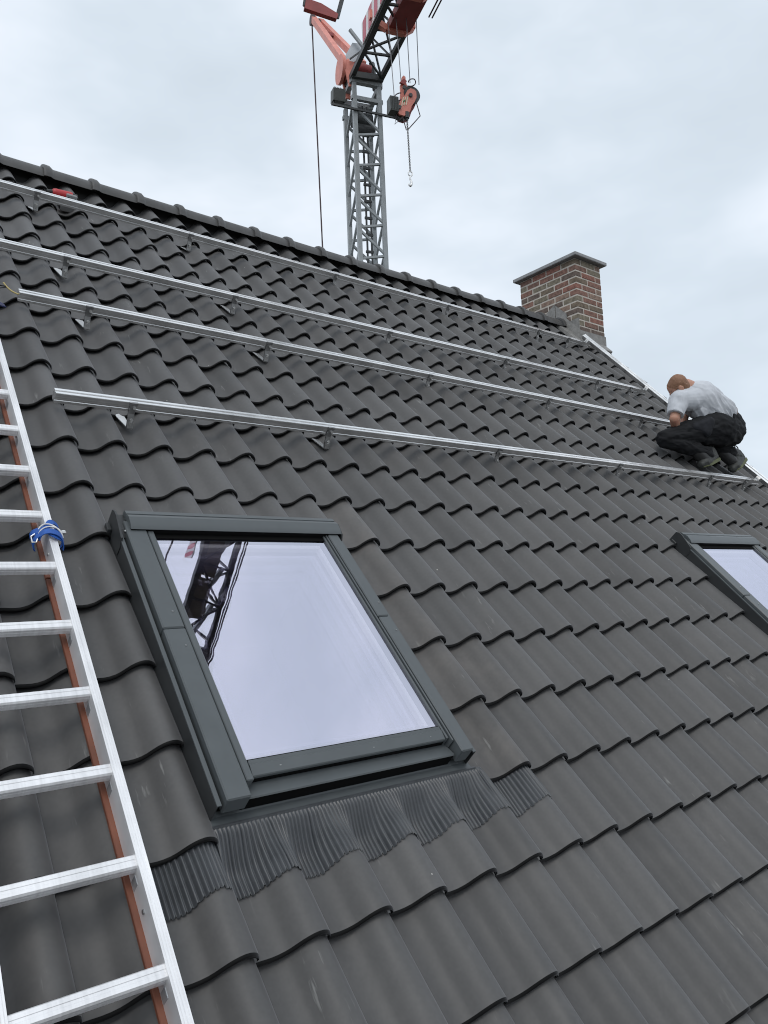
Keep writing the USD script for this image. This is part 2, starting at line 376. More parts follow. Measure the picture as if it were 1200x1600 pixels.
house.part('wall', box((X0 + 0.1, yb - 0.65, GROUND_Z), (X1 - 0.08, yb - 0.35, ez + 0.05)), 'wall_render')
for xa, xb in ((X0 + 0.1, X0 + 0.4), (X1 - 0.38, X1 - 0.08)):
    pts = [(ey + 0.66, GROUND_Z), (yb - 0.66, GROUND_Z), (yb - 0.66, ez + 0.2), (YA, YA * SA / CA - 0.42), (ey + 0.66, ez + 0.2)]
    house.part('gable_wall', plate([((xa + xb) / 2, y, z) for y, z in pts], xb - xa, (1, 0, 0)), 'wall_render')
gut = [np.array([X0 - 0.02, ey - 0.06 + 0.06 * math.cos(a), ez - 0.12 + 0.06 * math.sin(a)]) for a in np.linspace(math.pi, 2 * math.pi, 9)]
gv = np.vstack([gut, np.array(gut) + [X1 - X0 + 0.04, 0, 0]])
house.part('gutter', (gv, np.array([[i, i + 1, i + 10, i + 9] for i in range(8)])), 'steel_dark')
house.part('fascia', box((X0, ey - 0.0, ez - 0.30), (X1, ey + 0.03, ez - 0.12)), 'wall_render')

# ---- tiles
PX = np.array([-0.15, -0.04, 0.08, 0.16, 0.23, 0.31, 0.40, 0.46, 0.52, 0.58, 0.64, 0.70, 0.77, 0.84, 0.90, 0.95, 0.985, 1.0])
PH = np.array([-0.040, -0.0405, -0.0405, -0.0425, -0.043, -0.0405, -0.033, -0.0235, -0.010, 0.003, 0.0128, 0.0195, 0.0228, 0.0210, 0.0145, 0.006, -0.003, -0.010])
TILT = 0.0270 / 0.308
TH = 0.0170
def prof(uw):
    "tile surface height over u/W (any column), at a lower edge"
    f = uw - np.floor(uw)
    return np.interp(f, PX[2:], PH[2:], left=np.nan, right=PH[-1]) if np.ndim(f) == 0 else np.interp(f, np.r_[0, PX[2:]], np.r_[-0.0405, PH[2:]])

def tile_mesh(col, row, s_end=None, s_head=None, lift=0.0, r=None):
    "one pantile in the roof frame; its lower right corner lies at (col*W, ROW[row])"
    r = r or rng
    s1 = ROW[row] if s_end is None else s_end
    s0 = s1 - 0.352 if s_head is None else s_head
    ss = [s0, (s0 + s1) / 2, s1 - 0.009, s1 - 0.0036, s1 - 0.0010, s1, s1 - 0.004, s1 - 0.004, s1 - 0.0015, s1 - 0.05]
    oh = [0, 0, 0, -0.0014, -0.0040, -0.0072, -0.0090, -0.0118, -0.0130, -TH]
    du, ds, dh = r.gauss(0, 0.0010), r.gauss(0, 0.0016), r.gauss(0, 0.0009) + lift
    tw, yaw = r.gauss(0, 0.0035), r.gauss(0, 0.0028)
    n = len(PX); V = []
    for s, o in zip(ss, oh):
        u = (col - 1 + PX) * W
        sj = s + ds + (u - (col - .5) * W) * yaw
        h = PH + o + (sj - ROW[row]) * TILT + dh + tw * (PX - 0.5) * W
        V.append(np.c_[u + du, np.broadcast_to(sj, u.shape), h])
    # the right flank: a downward lip along the crest's outer edge
    V = np.array(V)
    F = []
    m = len(ss)
    for i in range(m - 1):
        for k in range(n - 1):
            F.append([i * n + k, i * n + k + 1, (i + 1) * n + k + 1, (i + 1) * n + k])
    top = V.reshape(-1, 3)
    e0 = len(top)
    edge = np.array([[V[i, -1, 0] - 0.002, V[i, -1, 1], V[i, -1, 2] - 0.013] for i in range(5)])
    for i in range(4):
        F.append([i * n + n - 1, e0 + i, e0 + i + 1, (i + 1) * n + n - 1])
    F.append([4 * n + n - 1, e0 + 4, 8 * n + n - 1, 5 * n + n - 1])
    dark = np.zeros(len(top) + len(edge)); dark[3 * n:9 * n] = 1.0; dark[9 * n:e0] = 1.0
    return np.vstack([top, edge]), np.array(F), dark

entries = []                                  # (size in the picture, mesh, tone, material)
VIEW = CAM_ROT
def project(P):
    c = (np.asarray(P) - CAM_POS) @ CAM_ROT
    return c[0] / -c[2] * FOCAL, -c[1] / -c[2] * FOCAL, -c[2]
for row in range(-10, 12):
    for col in range(COL0, COL1 + 1):
        kw = {}
        blocked = False
        for wl, c0 in WIN:
            if c0 - 0 <= col <= c0 + 4:
                if row == 2: kw = dict(s_end=0.522, lift=0.006)
                elif 3 <= row <= 6: blocked = True
                elif row == 7: kw = dict(s_head=1.80)
        if blocked: continue
        if row == -10: kw['s_head'] = S_APEX - 0.02
        if col >= 25 and row == -10: continue                      # under the chimney
        tr = random.Random(1000 * (row + 50) + col)
        x, y, d = project(R((col * W - W / 2, ROW[row] - 0.15, 0)))
        vis = abs(x) < 640 and abs(y) < 860 and d > 0
        mat = 'dusty_tile' if (col, row) in {(0, 3), (0, 4), (0, 5), (0, 6), (1, 5), (18, 3), (-2, 10), (0, 2)} else 'roof_tile'
        tm = tile_mesh(col, row, r=tr, **kw)
        entries.append((vis, d, col, row, tm, min(max(tr.gauss(0.5, 0.22), 0), 1), mat))
def shade_tile(mesh):
    "world mesh with smooth normals, split where the shade painted on the lower edge begins"
    v0, f0, d0 = mesh
    v, f = R(v0), f0[:, ::-1]
    if f.shape[1] == 4: f = np.vstack([f[:, [0, 1, 2]], f[:, [0, 2, 3]]])
    isd = d0[f].max(1) > 0.5
    out, k = [], 0
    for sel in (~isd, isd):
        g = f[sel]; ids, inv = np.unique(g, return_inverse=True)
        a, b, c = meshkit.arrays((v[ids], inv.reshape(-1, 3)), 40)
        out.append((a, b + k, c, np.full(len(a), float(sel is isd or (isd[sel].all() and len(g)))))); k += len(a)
    return tuple(np.concatenate([o[i] for o in out]) for i in range(4))
entries.sort(key=lambda e: (not e[0], e[1]))
rest, rtone, rcount = [], [], 0
LIMIT = 298
for i, (vis, d, col, row, mesh, tone, mat) in enumerate(entries):
    if i < LIMIT:
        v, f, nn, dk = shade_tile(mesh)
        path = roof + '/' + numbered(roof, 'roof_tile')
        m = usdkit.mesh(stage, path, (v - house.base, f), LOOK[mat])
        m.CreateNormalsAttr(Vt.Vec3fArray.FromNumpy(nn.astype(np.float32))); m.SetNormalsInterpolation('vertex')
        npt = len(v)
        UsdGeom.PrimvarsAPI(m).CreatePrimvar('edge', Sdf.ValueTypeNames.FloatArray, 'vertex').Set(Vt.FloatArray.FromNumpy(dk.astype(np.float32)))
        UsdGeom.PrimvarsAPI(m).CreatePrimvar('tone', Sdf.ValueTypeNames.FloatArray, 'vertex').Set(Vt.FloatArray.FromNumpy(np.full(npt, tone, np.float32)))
    else:
        rest.append((mesh, tone))
V, F, N, Tn, Dk, k = [], [], [], [], [], 0
for mesh, tone in rest:
    v, f, nn, dk = shade_tile(mesh); Dk.append(dk)
    V.append(v - house.base); F.append(f + k); N.append(nn); Tn.append(np.full(len(v), tone)); k += len(v)
m = usdkit.mesh(stage, roof + '/roof_tile_field', (np.vstack(V), np.vstack(F)), LOOK['roof_tile'])
m.CreateNormalsAttr(Vt.Vec3fArray.FromNumpy(np.vstack(N).astype(np.float32))); m.SetNormalsInterpolation('vertex')
UsdGeom.PrimvarsAPI(m).CreatePrimvar('tone', Sdf.ValueTypeNames.FloatArray, 'vertex').Set(Vt.FloatArray.FromNumpy(np.concatenate(Tn).astype(np.float32)))
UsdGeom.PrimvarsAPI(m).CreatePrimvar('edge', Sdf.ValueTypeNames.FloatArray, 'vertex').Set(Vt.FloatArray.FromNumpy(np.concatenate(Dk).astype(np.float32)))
m.GetPrim().SetCustomDataByKey('kind', 'stuff'); m.GetPrim().SetCustomDataByKey('label', 'farther rows of dark grey roof tiles')
# verge flaps close the right edge
for row in range(-9, 12):
    s1 = ROW[row]
    b = np.array([[X1 + 0.0, s1 - 0.33, -0.024], [X1, s1, 0.002], [X1, s1, -0.10], [X1, s1 - 0.33, -0.10]])
    q = cat(prism_s([(X1 + 0.001, -0.10), (X1 + 0.014, -0.10), (X1 + 0.014, -0.012), (X1 + 0.001, 0.0)], s1 - 0.30, s1 + 0.004))
    house.part('verge_tile', rm(q), 'ridge_clay')

# ---- ridge caps
def ridge_cap(x0, x1, rad=0.105, collar=True):
    a = np.linspace(-0.08, math.pi + 0.08, 15)
    secs = [(x0 + 0.0, rad + 0.017), (x0 + 0.012, rad + 0.021), (x0 + 0.045, rad + 0.019), (x0 + 0.066, rad + 0.004), (x0 + 0.075, rad), (x1, rad - 0.003), (x1, rad - 0.016)]
    V = [np.c_[np.full(15, x), YA + r * np.cos(a), ZR + r * np.sin(a) * 0.98] for x, r in secs]
    inner0 = np.c_[np.full(15, x0), YA + (rad - 0.002) * np.cos(a), ZR + (rad - 0.002) * np.sin(a)]
    V = [inner0] + V
    F = [[i * 15 + k, i * 15 + k + 1, (i + 1) * 15 + k + 1, (i + 1) * 15 + k] for i in range(len(V) - 1) for k in range(14)]
    return np.vstack(V), np.array(F)
ZR = 2.390
RS = 0.3355
x = -0.805 - RS * 7 - 0.035
i = 0
while x < 4.93:
    x1 = min(x + RS + 0.03, 4.945)
    house.part('ridge_tile', ridge_cap(x, x1), 'ridge_clay', parent=roof, smooth=35)
    x += RS
house.part('ridge_batten', box((X0, YA - 0.02, ZR - 0.08), (4.94, YA + 0.02, ZR + 0.06)), 'underlay')  # batten coloured black to paint in the shade under the ridge caps

# ---- chimney
CX0, CX1, CY0, CY1 = 4.955, 5.43, 2.084, 2.935
CZ0, CZ1 = 1.35, 3.175
chim = house.part('chimney', box((CX0 + 0.0035, CY0 + 0.0035, CZ0), (CX1 - 0.0035, CY1 - 0.0035, CZ1)), 'mortar')
course, bl, bh, jt = 0.0745, 0.206, 0.0605, 0.0145
cr = random.Random(3)
nc = int((CZ1 - CZ0) / course)
for c in range(nc):
    z0 = CZ1 - (c + 1) * course + jt * 0.5
    odd = c % 2
    for face in range(4):
        alongx = face in (0, 2)
        lo, hi = (CX0, CX1) if alongx else (CY0, CY1)
        if alongx != bool(odd): lo, hi = lo + 0.1 + jt, hi - 0.1 - jt
        p = lo
        first = True
        while p < hi - 0.03:
            L = min(bl + cr.uniform(-0.006, 0.006), hi - p)
            if hi - (p + L) < 0.06: L = hi - p
            j = cr.uniform(-0.002, 0.003)
            e = cr.uniform(0.0, 0.002)
            if face == 0: b = ((p, CY0 - j, z0 + e), (p + L, CY0 + 0.1, z0 + bh))
            elif face == 2: b = ((p, CY1 - 0.1, z0 + e), (p + L, CY1 + j, z0 + bh))
            elif face == 3: b = ((CX0 - j, p, z0 + e), (CX0 + 0.1, p + L, z0 + bh))
            else: b = ((CX1 - 0.1, p, z0 + e), (CX1 + j, p + L, z0 + bh))
            sky_side = face == 0
            mt = cr.choices('abcdefg', weights=(2, 3, 2, 3, 2, 2, 1) if sky_side else (3, 4, 2, 2, 3, 2, 2))[0]
            house.part('brick', box(b[0], b[1], 0.004), 'brick_' + mt, parent=chim)
            p += L + jt
house.part('chimney_cap', box((CX0 - 0.062, CY0 - 0.062, CZ1 + 0.004), (CX1 + 0.062, CY1 + 0.062, CZ1 + 0.046), 0.006), 'cap_stone', parent=chim)
# stepped lead flashing on the side towards the roof and on the front
def zroof(y): return y * SA / CA
for y0, y1, top in ((CY0 - 0.012, 2.24, 0.30), (2.246, 2.40, 0.22)):
    pts = [(y0, zroof(y0) - 0.06), (y1, zroof(y1) - 0.06), (y1, zroof(y1) + 0.05 + (0.16 if y0 > 2.2 else 0.07)), (y0, zroof(y0) + top)]
    house.part('lead_flashing', plate([(CX0 - 0.009, y, z) for y, z in pts], 0.005, (1, 0, 0)), 'lead_flashing', parent=chim)
pts = [(2.408, zroof(2.3) + 0.02), (2.68, zroof(2.33) + 0.03), (2.66, zroof(2.35) + 0.13), (2.41, zroof(2.40) + 0.23)]
house.part('lead_flashing', plate([(CX0 - 0.010, y, z) for y, z in pts], 0.005, (1, 0, 0)), 'lead_flashing', parent=chim)
house.part('lead_flashing', plate([(CX0 - 0.005, CY0 - 0.010, zroof(CY0) - 0.1), (CX1 + 0.005, CY0 - 0.010, zroof(CY0) - 0.1), (CX1 + 0.005, CY0 - 0.010, zroof(CY0) + 0.14), (CX0 - 0.005, CY0 - 0.010, zroof(CY0) + 0.14)], 0.005, (0, 1, 0)), 'lead_flashing', parent=chim)
house.part('lead_flashing', rm(prism_s([(CX0 - 0.15, -0.004), (CX0 - 0.14, 0.03), (CX0 - 0.03, 0.034), (CX0 - 0.012, 0.11), (CX0 - 0.006, 0.11), (CX0 - 0.006, 0.02), (CX0 - 0.02, 0.012), (CX0 - 0.13, 0.008)], S_APEX - 0.02, -CY0 / CA + 0.04)), 'lead_flashing', parent=chim)
house.part('lead_flashing', rm(box((CX0 - 0.13, -CY0 / CA, 0.0), (CX1 - 0.03, -CY0 / CA + 0.14, 0.035), 0.008)), 'lead_flashing', parent=chim)

# ---- roof windows
def skylight(xl, c0):
    ox = xl - (-1.24)
    def X(u): return u + ox
    def part(name, mesh, mat, parent=None, **kw): return house.part(name, rm(mesh), mat, parent=parent or top, **kw)
    # the sloping lower cover doubles as the root part of the window
    low = prism_u([(1.688, -0.02), (1.736, -0.02), (1.737, 0.036), (1.752, 0.0405), (1.753, 0.042), (1.749, 0.045), (1.700, 0.030), (1.688, 0.030)], X(-1.150), X(-0.362))
    top = house.part('roof_window', rm(low), 'window_cladding', smooth=30)
    # curb below everything
    for a, b in ((-1.205, -1.125), (-0.365, -0.300)):
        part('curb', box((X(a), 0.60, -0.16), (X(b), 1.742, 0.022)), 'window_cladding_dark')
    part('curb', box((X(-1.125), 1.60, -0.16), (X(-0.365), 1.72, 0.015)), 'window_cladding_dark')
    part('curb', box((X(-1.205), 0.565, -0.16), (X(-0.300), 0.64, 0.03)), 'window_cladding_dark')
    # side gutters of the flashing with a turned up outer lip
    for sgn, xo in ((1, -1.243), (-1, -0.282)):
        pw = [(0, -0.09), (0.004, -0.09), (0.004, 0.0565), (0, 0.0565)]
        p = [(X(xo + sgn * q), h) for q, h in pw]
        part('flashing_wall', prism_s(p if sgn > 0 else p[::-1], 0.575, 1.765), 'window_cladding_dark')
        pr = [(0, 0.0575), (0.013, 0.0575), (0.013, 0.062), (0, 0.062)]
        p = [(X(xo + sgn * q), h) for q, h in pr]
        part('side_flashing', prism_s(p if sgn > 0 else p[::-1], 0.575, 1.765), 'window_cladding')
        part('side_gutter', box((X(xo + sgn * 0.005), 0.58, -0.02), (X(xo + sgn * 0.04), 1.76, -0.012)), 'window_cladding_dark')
    # outer covers, each in two lengths
    for u0, u1 in ((-1.219, -1.145), (-0.355, -0.303)):
        for sa, sb in ((0.600, 1.1335), (1.1365, 1.765)):
            c = part('side_cover', box((X(u0), sa, 0.018), (X(u1), sb, 0.080), 0.004), 'window_cladding')
        for sc in (1.06, 1.21):
            house.part('screw', rm(box((X((u0 + u1) / 2 + 0.012), sc, 0.0795), (X((u0 + u1) / 2 + 0.018), sc + 0.006, 0.0825), 0.001)), 'steel_dark', parent=top)
    # sash
    for u0, u1 in ((-1.141, -1.118), (-0.3645, -0.3585)):
        part('sash_rail', box((X(u0), 0.62, 0.022), (X(u1), 1.716, 0.0765), 0.003), 'window_cladding')
    part('sash_rail', box((X(-0.3765), 0.62, 0.022), (X(-0.3680), 1.70, 0.0700), 0.002), 'window_cladding')
    part('sash_rail', prism_u([(1.650, 0.024), (1.690, 0.024), (1.692, 0.050), (1.700, 0.052), (1.700, 0.061), (1.697, 0.064), (1.664, 0.070), (1.661, 0.067), (1.650, 0.070)], X(-1.112), X(-0.380)), 'window_cladding')
    part('gasket_and_shade', box((X(-1.116), 1.688, 0.031), (X(-0.378), 1.6985, 0.0517)), 'gasket_and_shade')  # black bar standing in for the shade below the sash rail
    part('gasket_and_shade', box((X(-1.149), 1.738, -0.018), (X(-0.363), 1.7515, 0.0395)), 'gasket_and_shade')  # black bar standing in for the shade beneath the lower cover
    part('gasket_and_shade', box((X(-1.117), 1.6440, 0.04), (X(-0.378), 1.650, 0.0645)), 'gasket_and_shade')
    part('gasket_and_shade', box((X(-1.1165), 0.632, 0.0605), (X(-0.377), 0.676, 0.0635)), 'gasket_and_shade')
    part('gasket_and_shade', box((X(-1.2025), 0.640, 0.060), (X(-0.2915), 0.6535, 0.0842)), 'gasket_and_shade')  # black bar painting in the shaded front face of the hood
    for q in (-1.02, -0.68, -0.44):
        house.part('screw', rm(box((X(q), 1.676, 0.064), (X(q) + 0.007, 1.683, 0.0672), 0.001)), 'steel_dark', parent=top)
    # glass: an outer and an inner pane with a spacer between
    part('glass_pane', box((X(-1.117), 0.650, 0.0560), (X(-0.377), 1.6435, 0.0600)), 'outer_pane')
    part('glass_pane', box((X(-1.106), 0.712, 0.0250), (X(-0.420), 1.632, 0.0290)), 'inner_pane')
    for a, b, mt in (((-1.117, 0.690), (-1.106, 1.632), 'steel_dark'), ((-1.117, 1.632), (-0.377, 1.6435), 'steel_dark')):
        part('spacer', box((X(a[0]), a[1], 0.0252), (X(b[0]), b[1], 0.0555)), mt)
    # wide dark edge of the frame and the pale spacer bars, on the sides that face the viewer
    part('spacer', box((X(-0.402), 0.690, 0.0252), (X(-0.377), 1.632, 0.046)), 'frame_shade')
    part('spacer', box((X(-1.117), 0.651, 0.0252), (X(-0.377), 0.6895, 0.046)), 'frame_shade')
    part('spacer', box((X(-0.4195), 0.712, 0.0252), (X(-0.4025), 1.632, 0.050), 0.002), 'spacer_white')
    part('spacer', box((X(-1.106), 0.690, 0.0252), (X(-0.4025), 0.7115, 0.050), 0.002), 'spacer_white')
    # white inner lining
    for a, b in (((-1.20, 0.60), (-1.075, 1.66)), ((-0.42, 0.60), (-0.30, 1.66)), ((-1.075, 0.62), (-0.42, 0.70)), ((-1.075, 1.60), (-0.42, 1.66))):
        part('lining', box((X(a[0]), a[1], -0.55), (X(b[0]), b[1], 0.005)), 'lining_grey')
    # white painted edges of the sash and of the casing seen through the glass
    for ins, hz, ww in ((0.0, 0.008, 0.026), (0.022, -0.10, 0.020)):
        A0, A1, B0, B1 = -1.075 + ins - .012, -0.42 - ins + .012, 0.70 + ins - .012, 1.60 - ins + .012
        for a, b in (((A0, B0), (A0 + ww, B1)), ((A1 - ww, B0), (A1, B1)), ((A0 + ww, B0), (A1 - ww, B0 + ww)), ((A0 + ww, B1 - ww), (A1 - ww, B1))):
            part('casing', box((X(a[0]), a[1], hz - .02), (X(b[0]), b[1], hz)), 'lining_white')
    part('lining', box((X(-1.2), 0.60, -0.62), (X(-0.3), 1.66, -0.56)), 'room_wall')
    # hood over the top
    hood = prism_u([(0.548, -0.02), (0.548, 0.083), (0.556, 0.090), (0.575, 0.0925), (0.578, 0.087), (0.583, 0.087), (0.585, 0.0955), (0.602, 0.101), (0.634, 0.0965), (0.648, 0.091), (0.655, 0.0865), (0.6545, 0.0845), (0.646, 0.0845), (0.640, 0.02)], X(-1.204), X(-0.290))
    hp = part('hood', hood, 'window_cladding', smooth=20)
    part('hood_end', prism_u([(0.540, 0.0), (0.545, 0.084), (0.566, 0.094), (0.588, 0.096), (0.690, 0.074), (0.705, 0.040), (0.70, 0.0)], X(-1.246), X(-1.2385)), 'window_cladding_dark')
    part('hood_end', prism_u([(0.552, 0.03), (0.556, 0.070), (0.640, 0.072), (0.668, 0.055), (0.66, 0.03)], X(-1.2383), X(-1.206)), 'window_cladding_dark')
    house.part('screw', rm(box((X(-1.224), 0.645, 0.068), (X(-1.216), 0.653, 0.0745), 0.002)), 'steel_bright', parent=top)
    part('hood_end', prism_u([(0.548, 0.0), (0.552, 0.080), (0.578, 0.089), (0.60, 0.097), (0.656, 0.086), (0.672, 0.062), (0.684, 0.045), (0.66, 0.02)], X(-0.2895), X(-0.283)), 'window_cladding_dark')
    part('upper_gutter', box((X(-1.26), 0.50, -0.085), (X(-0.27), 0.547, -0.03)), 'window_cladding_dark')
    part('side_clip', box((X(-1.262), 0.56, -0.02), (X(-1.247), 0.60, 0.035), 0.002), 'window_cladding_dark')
    # flat apron below, then the pleated apron dressed over the tiles
    part('apron_strip', prism_u([(1.742, -0.02), (1.756, -0.016), (1.784, -0.0085), (1.7855, -0.0035), (1.757, -0.0095), (1.742, -0.006)], X(-1.243), X(-0.275)), 'window_cladding')
    lip = prism_u([(1.7845, -0.012), (1.793, -0.010), (1.794, -0.002), (1.790, 0.0015), (1.7845, -0.001)], X(-1.247), X(-0.262))
    part('apron_bead', lip, 'lead_grey')
    nu, ns = 1560, 18
    u = np.linspace(-1.428, 0.004, nu)
    pitch = 0.0128
    wob = 0.0008 * np.sin(u * 31) + 0.0004 * np.sin(u * 83 + 1)
    ph = (u + wob) / pitch
    cell = np.floor(ph); fr = ph - cell
    cj = np.random.default_rng(11).random(400)
    jit = cj[(cell.astype(int)) % 400]
    saw = 1 - np.abs(2 * fr - 1) ** 1.6
    uf = np.linspace(-1.6, 0.2, 3601); pf = prof(uf / W); kn = np.hanning(81); kn /= kn.sum(); k2 = np.hanning(201); k2 /= k2.sum()
    pan = np.interp(u, uf, np.convolve(pf, kn, 'same')) + 0.002; pan2 = np.interp(u, uf, np.convolve(pf, k2, 'same')) + 0.004
    s_bot = 1.958 - 0.0040 / 0.01 * (pan + 0.012) * 0.55 + 0.006 * jit + 0.004 * np.where(fr < 0.5, 1, 0)
    Vt_, k = [], 0
    for j in range(ns):
        t = j / (ns - 1)
        s = 1.788 + (s_bot - 1.788) * t
        b = np.clip((s - 1.788) / 0.135, 0, 1); b = b * b * (3 - 2 * b)
        b = np.where((u < -1.243) | (u > -0.262), 1.0, b)
        hr = pan * t + pan2 * (1 - t) + (s - ROW[7]) * TILT + 0.0045 + 0.0015 * (1 - t)
        flat = -0.002 - 0.012 * t
        shear = 0.002 * np.sin((u / W - 0.77) * 2 * np.pi) * (1 - t)
        amp = 0.0066 * np.clip(t * 9, 0.15, 1) * (0.9 + 0.2 * jit)
        h = flat * (1 - b) + hr * b + amp * (saw - 0.5)
        Vt_.append(np.c_[X(u + shear * b), s, h])
    Va = np.vstack(Vt_)
    i, j = np.meshgrid(np.arange(ns - 1), np.arange(nu - 1), indexing='ij'); a = (i * nu + j).ravel()
    q = np.c_[a, a + 1, a + nu + 1, a + nu]
    Vb = Va - [0, 0, 0.0012]
    edge = []
    e = (ns - 1) * nu + np.arange(nu - 1); o = len(Va)
    edge = np.c_[e, e + 1, e + 1 + o, e + o]
    part('pleated_apron', (np.vstack([Va, Vb]), np.vstack([q, q[:, ::-1] + o, edge])), 'lead_grey', smooth=50, label='dark grey pleated lead apron dressed over the tiles under the window')
    return top
for wl, c0 in WIN:
    skylight(wl, c0)

# ------------------------------------------------------------------ mounting rails
RAIL_SEC = [(0, 0), (0.041, 0), (0.041, 0.0125), (0.0385, 0.0145), (0.0385, 0.0175), (0.041, 0.0195), (0.041, 0.047), (0.0395, 0.049), (0.0275, 0.049), (0.0275, 0.0435), (0.0145, 0.0435), (0.0145, 0.049), (0.0015, 0.049), (0, 0.047)]
RAIL_H = 0.042
def rail(label, u0, u1, s_a, s_b, hooks, lip_row, group=None):
    base = R((u0, (s_a + s_b) / 2, RAIL_H))
    t = Thing('mounting_rail', label, 'rail', base, group)
    def S(u): return s_a + (s_b - s_a) * (u - u0) / (u1 - u0)
    v, f = prism_u(RAIL_SEC, u0, u1)
    v[:, 1] += S(v[:, 0]); v[:, 2] += RAIL_H
    pr = t.part('rail_profile', rm((v, f)), 'rail_aluminium')
    for un in hooks:
        s = S(un); fr = s + 0.041
        # plate screwed to the front of the rail, its foot, the arm that comes out from under the tile above
        foot = s + 0.062
        hk = cat(prism_u([(fr + 0.001, 0.080), (fr + 0.007, 0.080), (fr + 0.007, 0.034), (foot + 0.018, -0.022), (foot + 0.014, -0.026), (foot + 0.006, -0.0245), (fr + 0.001, 0.030)], un - 0.0145, un + 0.0145),
                 prism_u([(fr - 0.004, 0.0915), (fr + 0.007, 0.0915), (fr + 0.007, 0.078), (fr + 0.002, 0.078), (fr - 0.004, 0.0912)], un - 0.019, un + 0.019))
        h = t.part('roof_hook', rm(hk), 'steel_dark')
        t.part('hook_arm', rm(m3.Manifold.hull_points(np.array([(un + a, q, z + e) for e in (0, .005) for a, q, z in ((-.028, ROW[lip_row] - .03, -.052), (.012, ROW[lip_row] - .03, -.052), (.012, foot + .012, -.031), (-.008, foot + .010, -.031), (-.028, ROW[lip_row] + .010, -.046))]))), 'steel_bright', parent=h)
        d = R((0, 1, 0))
        for hh, so, uu in ((0.066, fr + 0.007, un + 0.006), (0.016, fr + 0.026, un + 0.0)):
            t.part('bolt', rod(R((uu, so, hh)), R((uu, so + 0.007, hh + 0.002)), 0.0075, 6), 'steel_bright', parent=h)
        t.part('slot', rm(box((un - 0.005, foot + 0.004, -0.010), (un + 0.005, foot + 0.012, 0.006))), 'steel_bright', parent=h)
    return t
H_U = [-0.975, 0.09, 1.39, 2.68, 3.97]
t4 = rail('lowest aluminium mounting rail, crossing the tiles just above the roof window to the kneeling worker', -1.307, 4.80, -0.258, -0.277, H_U + [4.55], -1)
t3 = rail('second lowest aluminium mounting rail, cut end with a loose wire at left', -1.315, 4.74, -1.183, -1.150, H_U, -4)
rail('second aluminium mounting rail below the ridge, running out of the picture at left', -2.60, 4.76, -1.785, -1.800, [-2.2] + H_U + [4.5], -6)
rail('topmost aluminium mounting rail, closest to the ridge tiles', -2.60, 4.80, -2.775, -2.790, [-2.2] + H_U + [4.45], -9)
# loose rail lying up the slope on the others
def loose_rail():
    u0, s0, s1 = 4.735, -2.835, 0.9
    h0 = RAIL_H + 0.0492
    t = Thing('mounting_rail', 'loose aluminium rail laid up the slope beside the verge, under the chimney', 'rail', R((u0, s1, h0)))
    c_, s_ = math.cos(0.62), math.sin(0.62)
    sec = [(u0 + 0.012 + a * c_ - b * s_ , h0 + a * s_ + b * c_) for a, b in RAIL_SEC]
    t.part('rail_profile', rm(prism_s(sec, s0, s1)), 'rail_aluminium')
loose_rail()

# ------------------------------------------------------------------ ladder with its lashing
def ladder():
    t = Thing('roof_ladder', 'aluminium roof ladder lying up the tiles beside the large roof window', 'ladder', R((-1.65, 3.6, 0.03)))
    uR, uL, hT, hB = -1.478, -1.836, 0.112, 0.040
    sa, sb = -1.35, 3.6
    fl = 0.0245
    for outer, sg in ((uR, -1), (uL, 1)):
        p = [(0, hT), (sg * fl * 0.18, hT), (sg * fl * 0.22, hT - .0012), (sg * fl * 0.28, hT), (sg * fl * 0.46, hT), (sg * fl * 0.5, hT - .0012), (sg * fl * 0.54, hT), (sg * fl * .74, hT), (sg * fl * .78, hT - .0012), (sg * fl * .82, hT), (sg * fl, hT), (sg * fl, hB), (0, hB)]
        poly = [(outer + a, h) for a, h in p]
        st = t.part('stile', rm(prism_s(poly, sa, sb)), 'ladder_aluminium')
        # brown strip below the inner edge of the stile, in two lengths
        for a, b in ((sa + 0.1, 0.853), (0.857, sb)):
            t.part('packing_strip', rm(box((outer + sg * 0.001, a, 0.0255), (outer + sg * (fl + 0.0145), b, 0.0397), 0.002)), 'brown_batten', parent=st)
        # patches where the rungs are pressed into the stile
    s = 3.405
    k = 0
    while s > sa + 0.1:
        c = [(0.0155 * math.cos(a) * (1.0 if abs(math.cos(a)) < .9 else 1.02), 0.0150 * math.sin(a)) for a in np.linspace(0, 2 * math.pi, 16, endpoint=False)]
        c = [(s + y, 0.088 + z) for y, z in [(-.0165, -.013), (-.0165, .012), (-.0135, .0155), (-.004, .0155), (-.003, .0145), (.003, .0145), (.004, .0155), (.0125, .0155), (.0165, .011), (.0165, .003), (.0155, .002), (.0165, .001), (.0165, -.012), (.013, -.0155), (-.013, -.0155)]]
        rg = t.part('rung', rm(prism_u(c, uL + fl - 0.002, uR - fl + 0.002)), 'ladder_aluminium')
        t.part('crimp_mark', rm(box((uR - fl - 0.0012, s + 0.020, 0.044), (uR - fl + 0.002, s + 0.046, 0.078), 0.001)), 'crimped_aluminium', parent=rg)
        s -= 0.2545
        k += 1
    for s in (0.05, 0.72, 1.93):
        t.part('bolt', rod(R((uR - fl - 0.003, s + 0.055, 0.07)), R((uR - fl + 0.002, s + 0.055, 0.07)), 0.006, 8), 'steel_dark')
    return t
ladder()

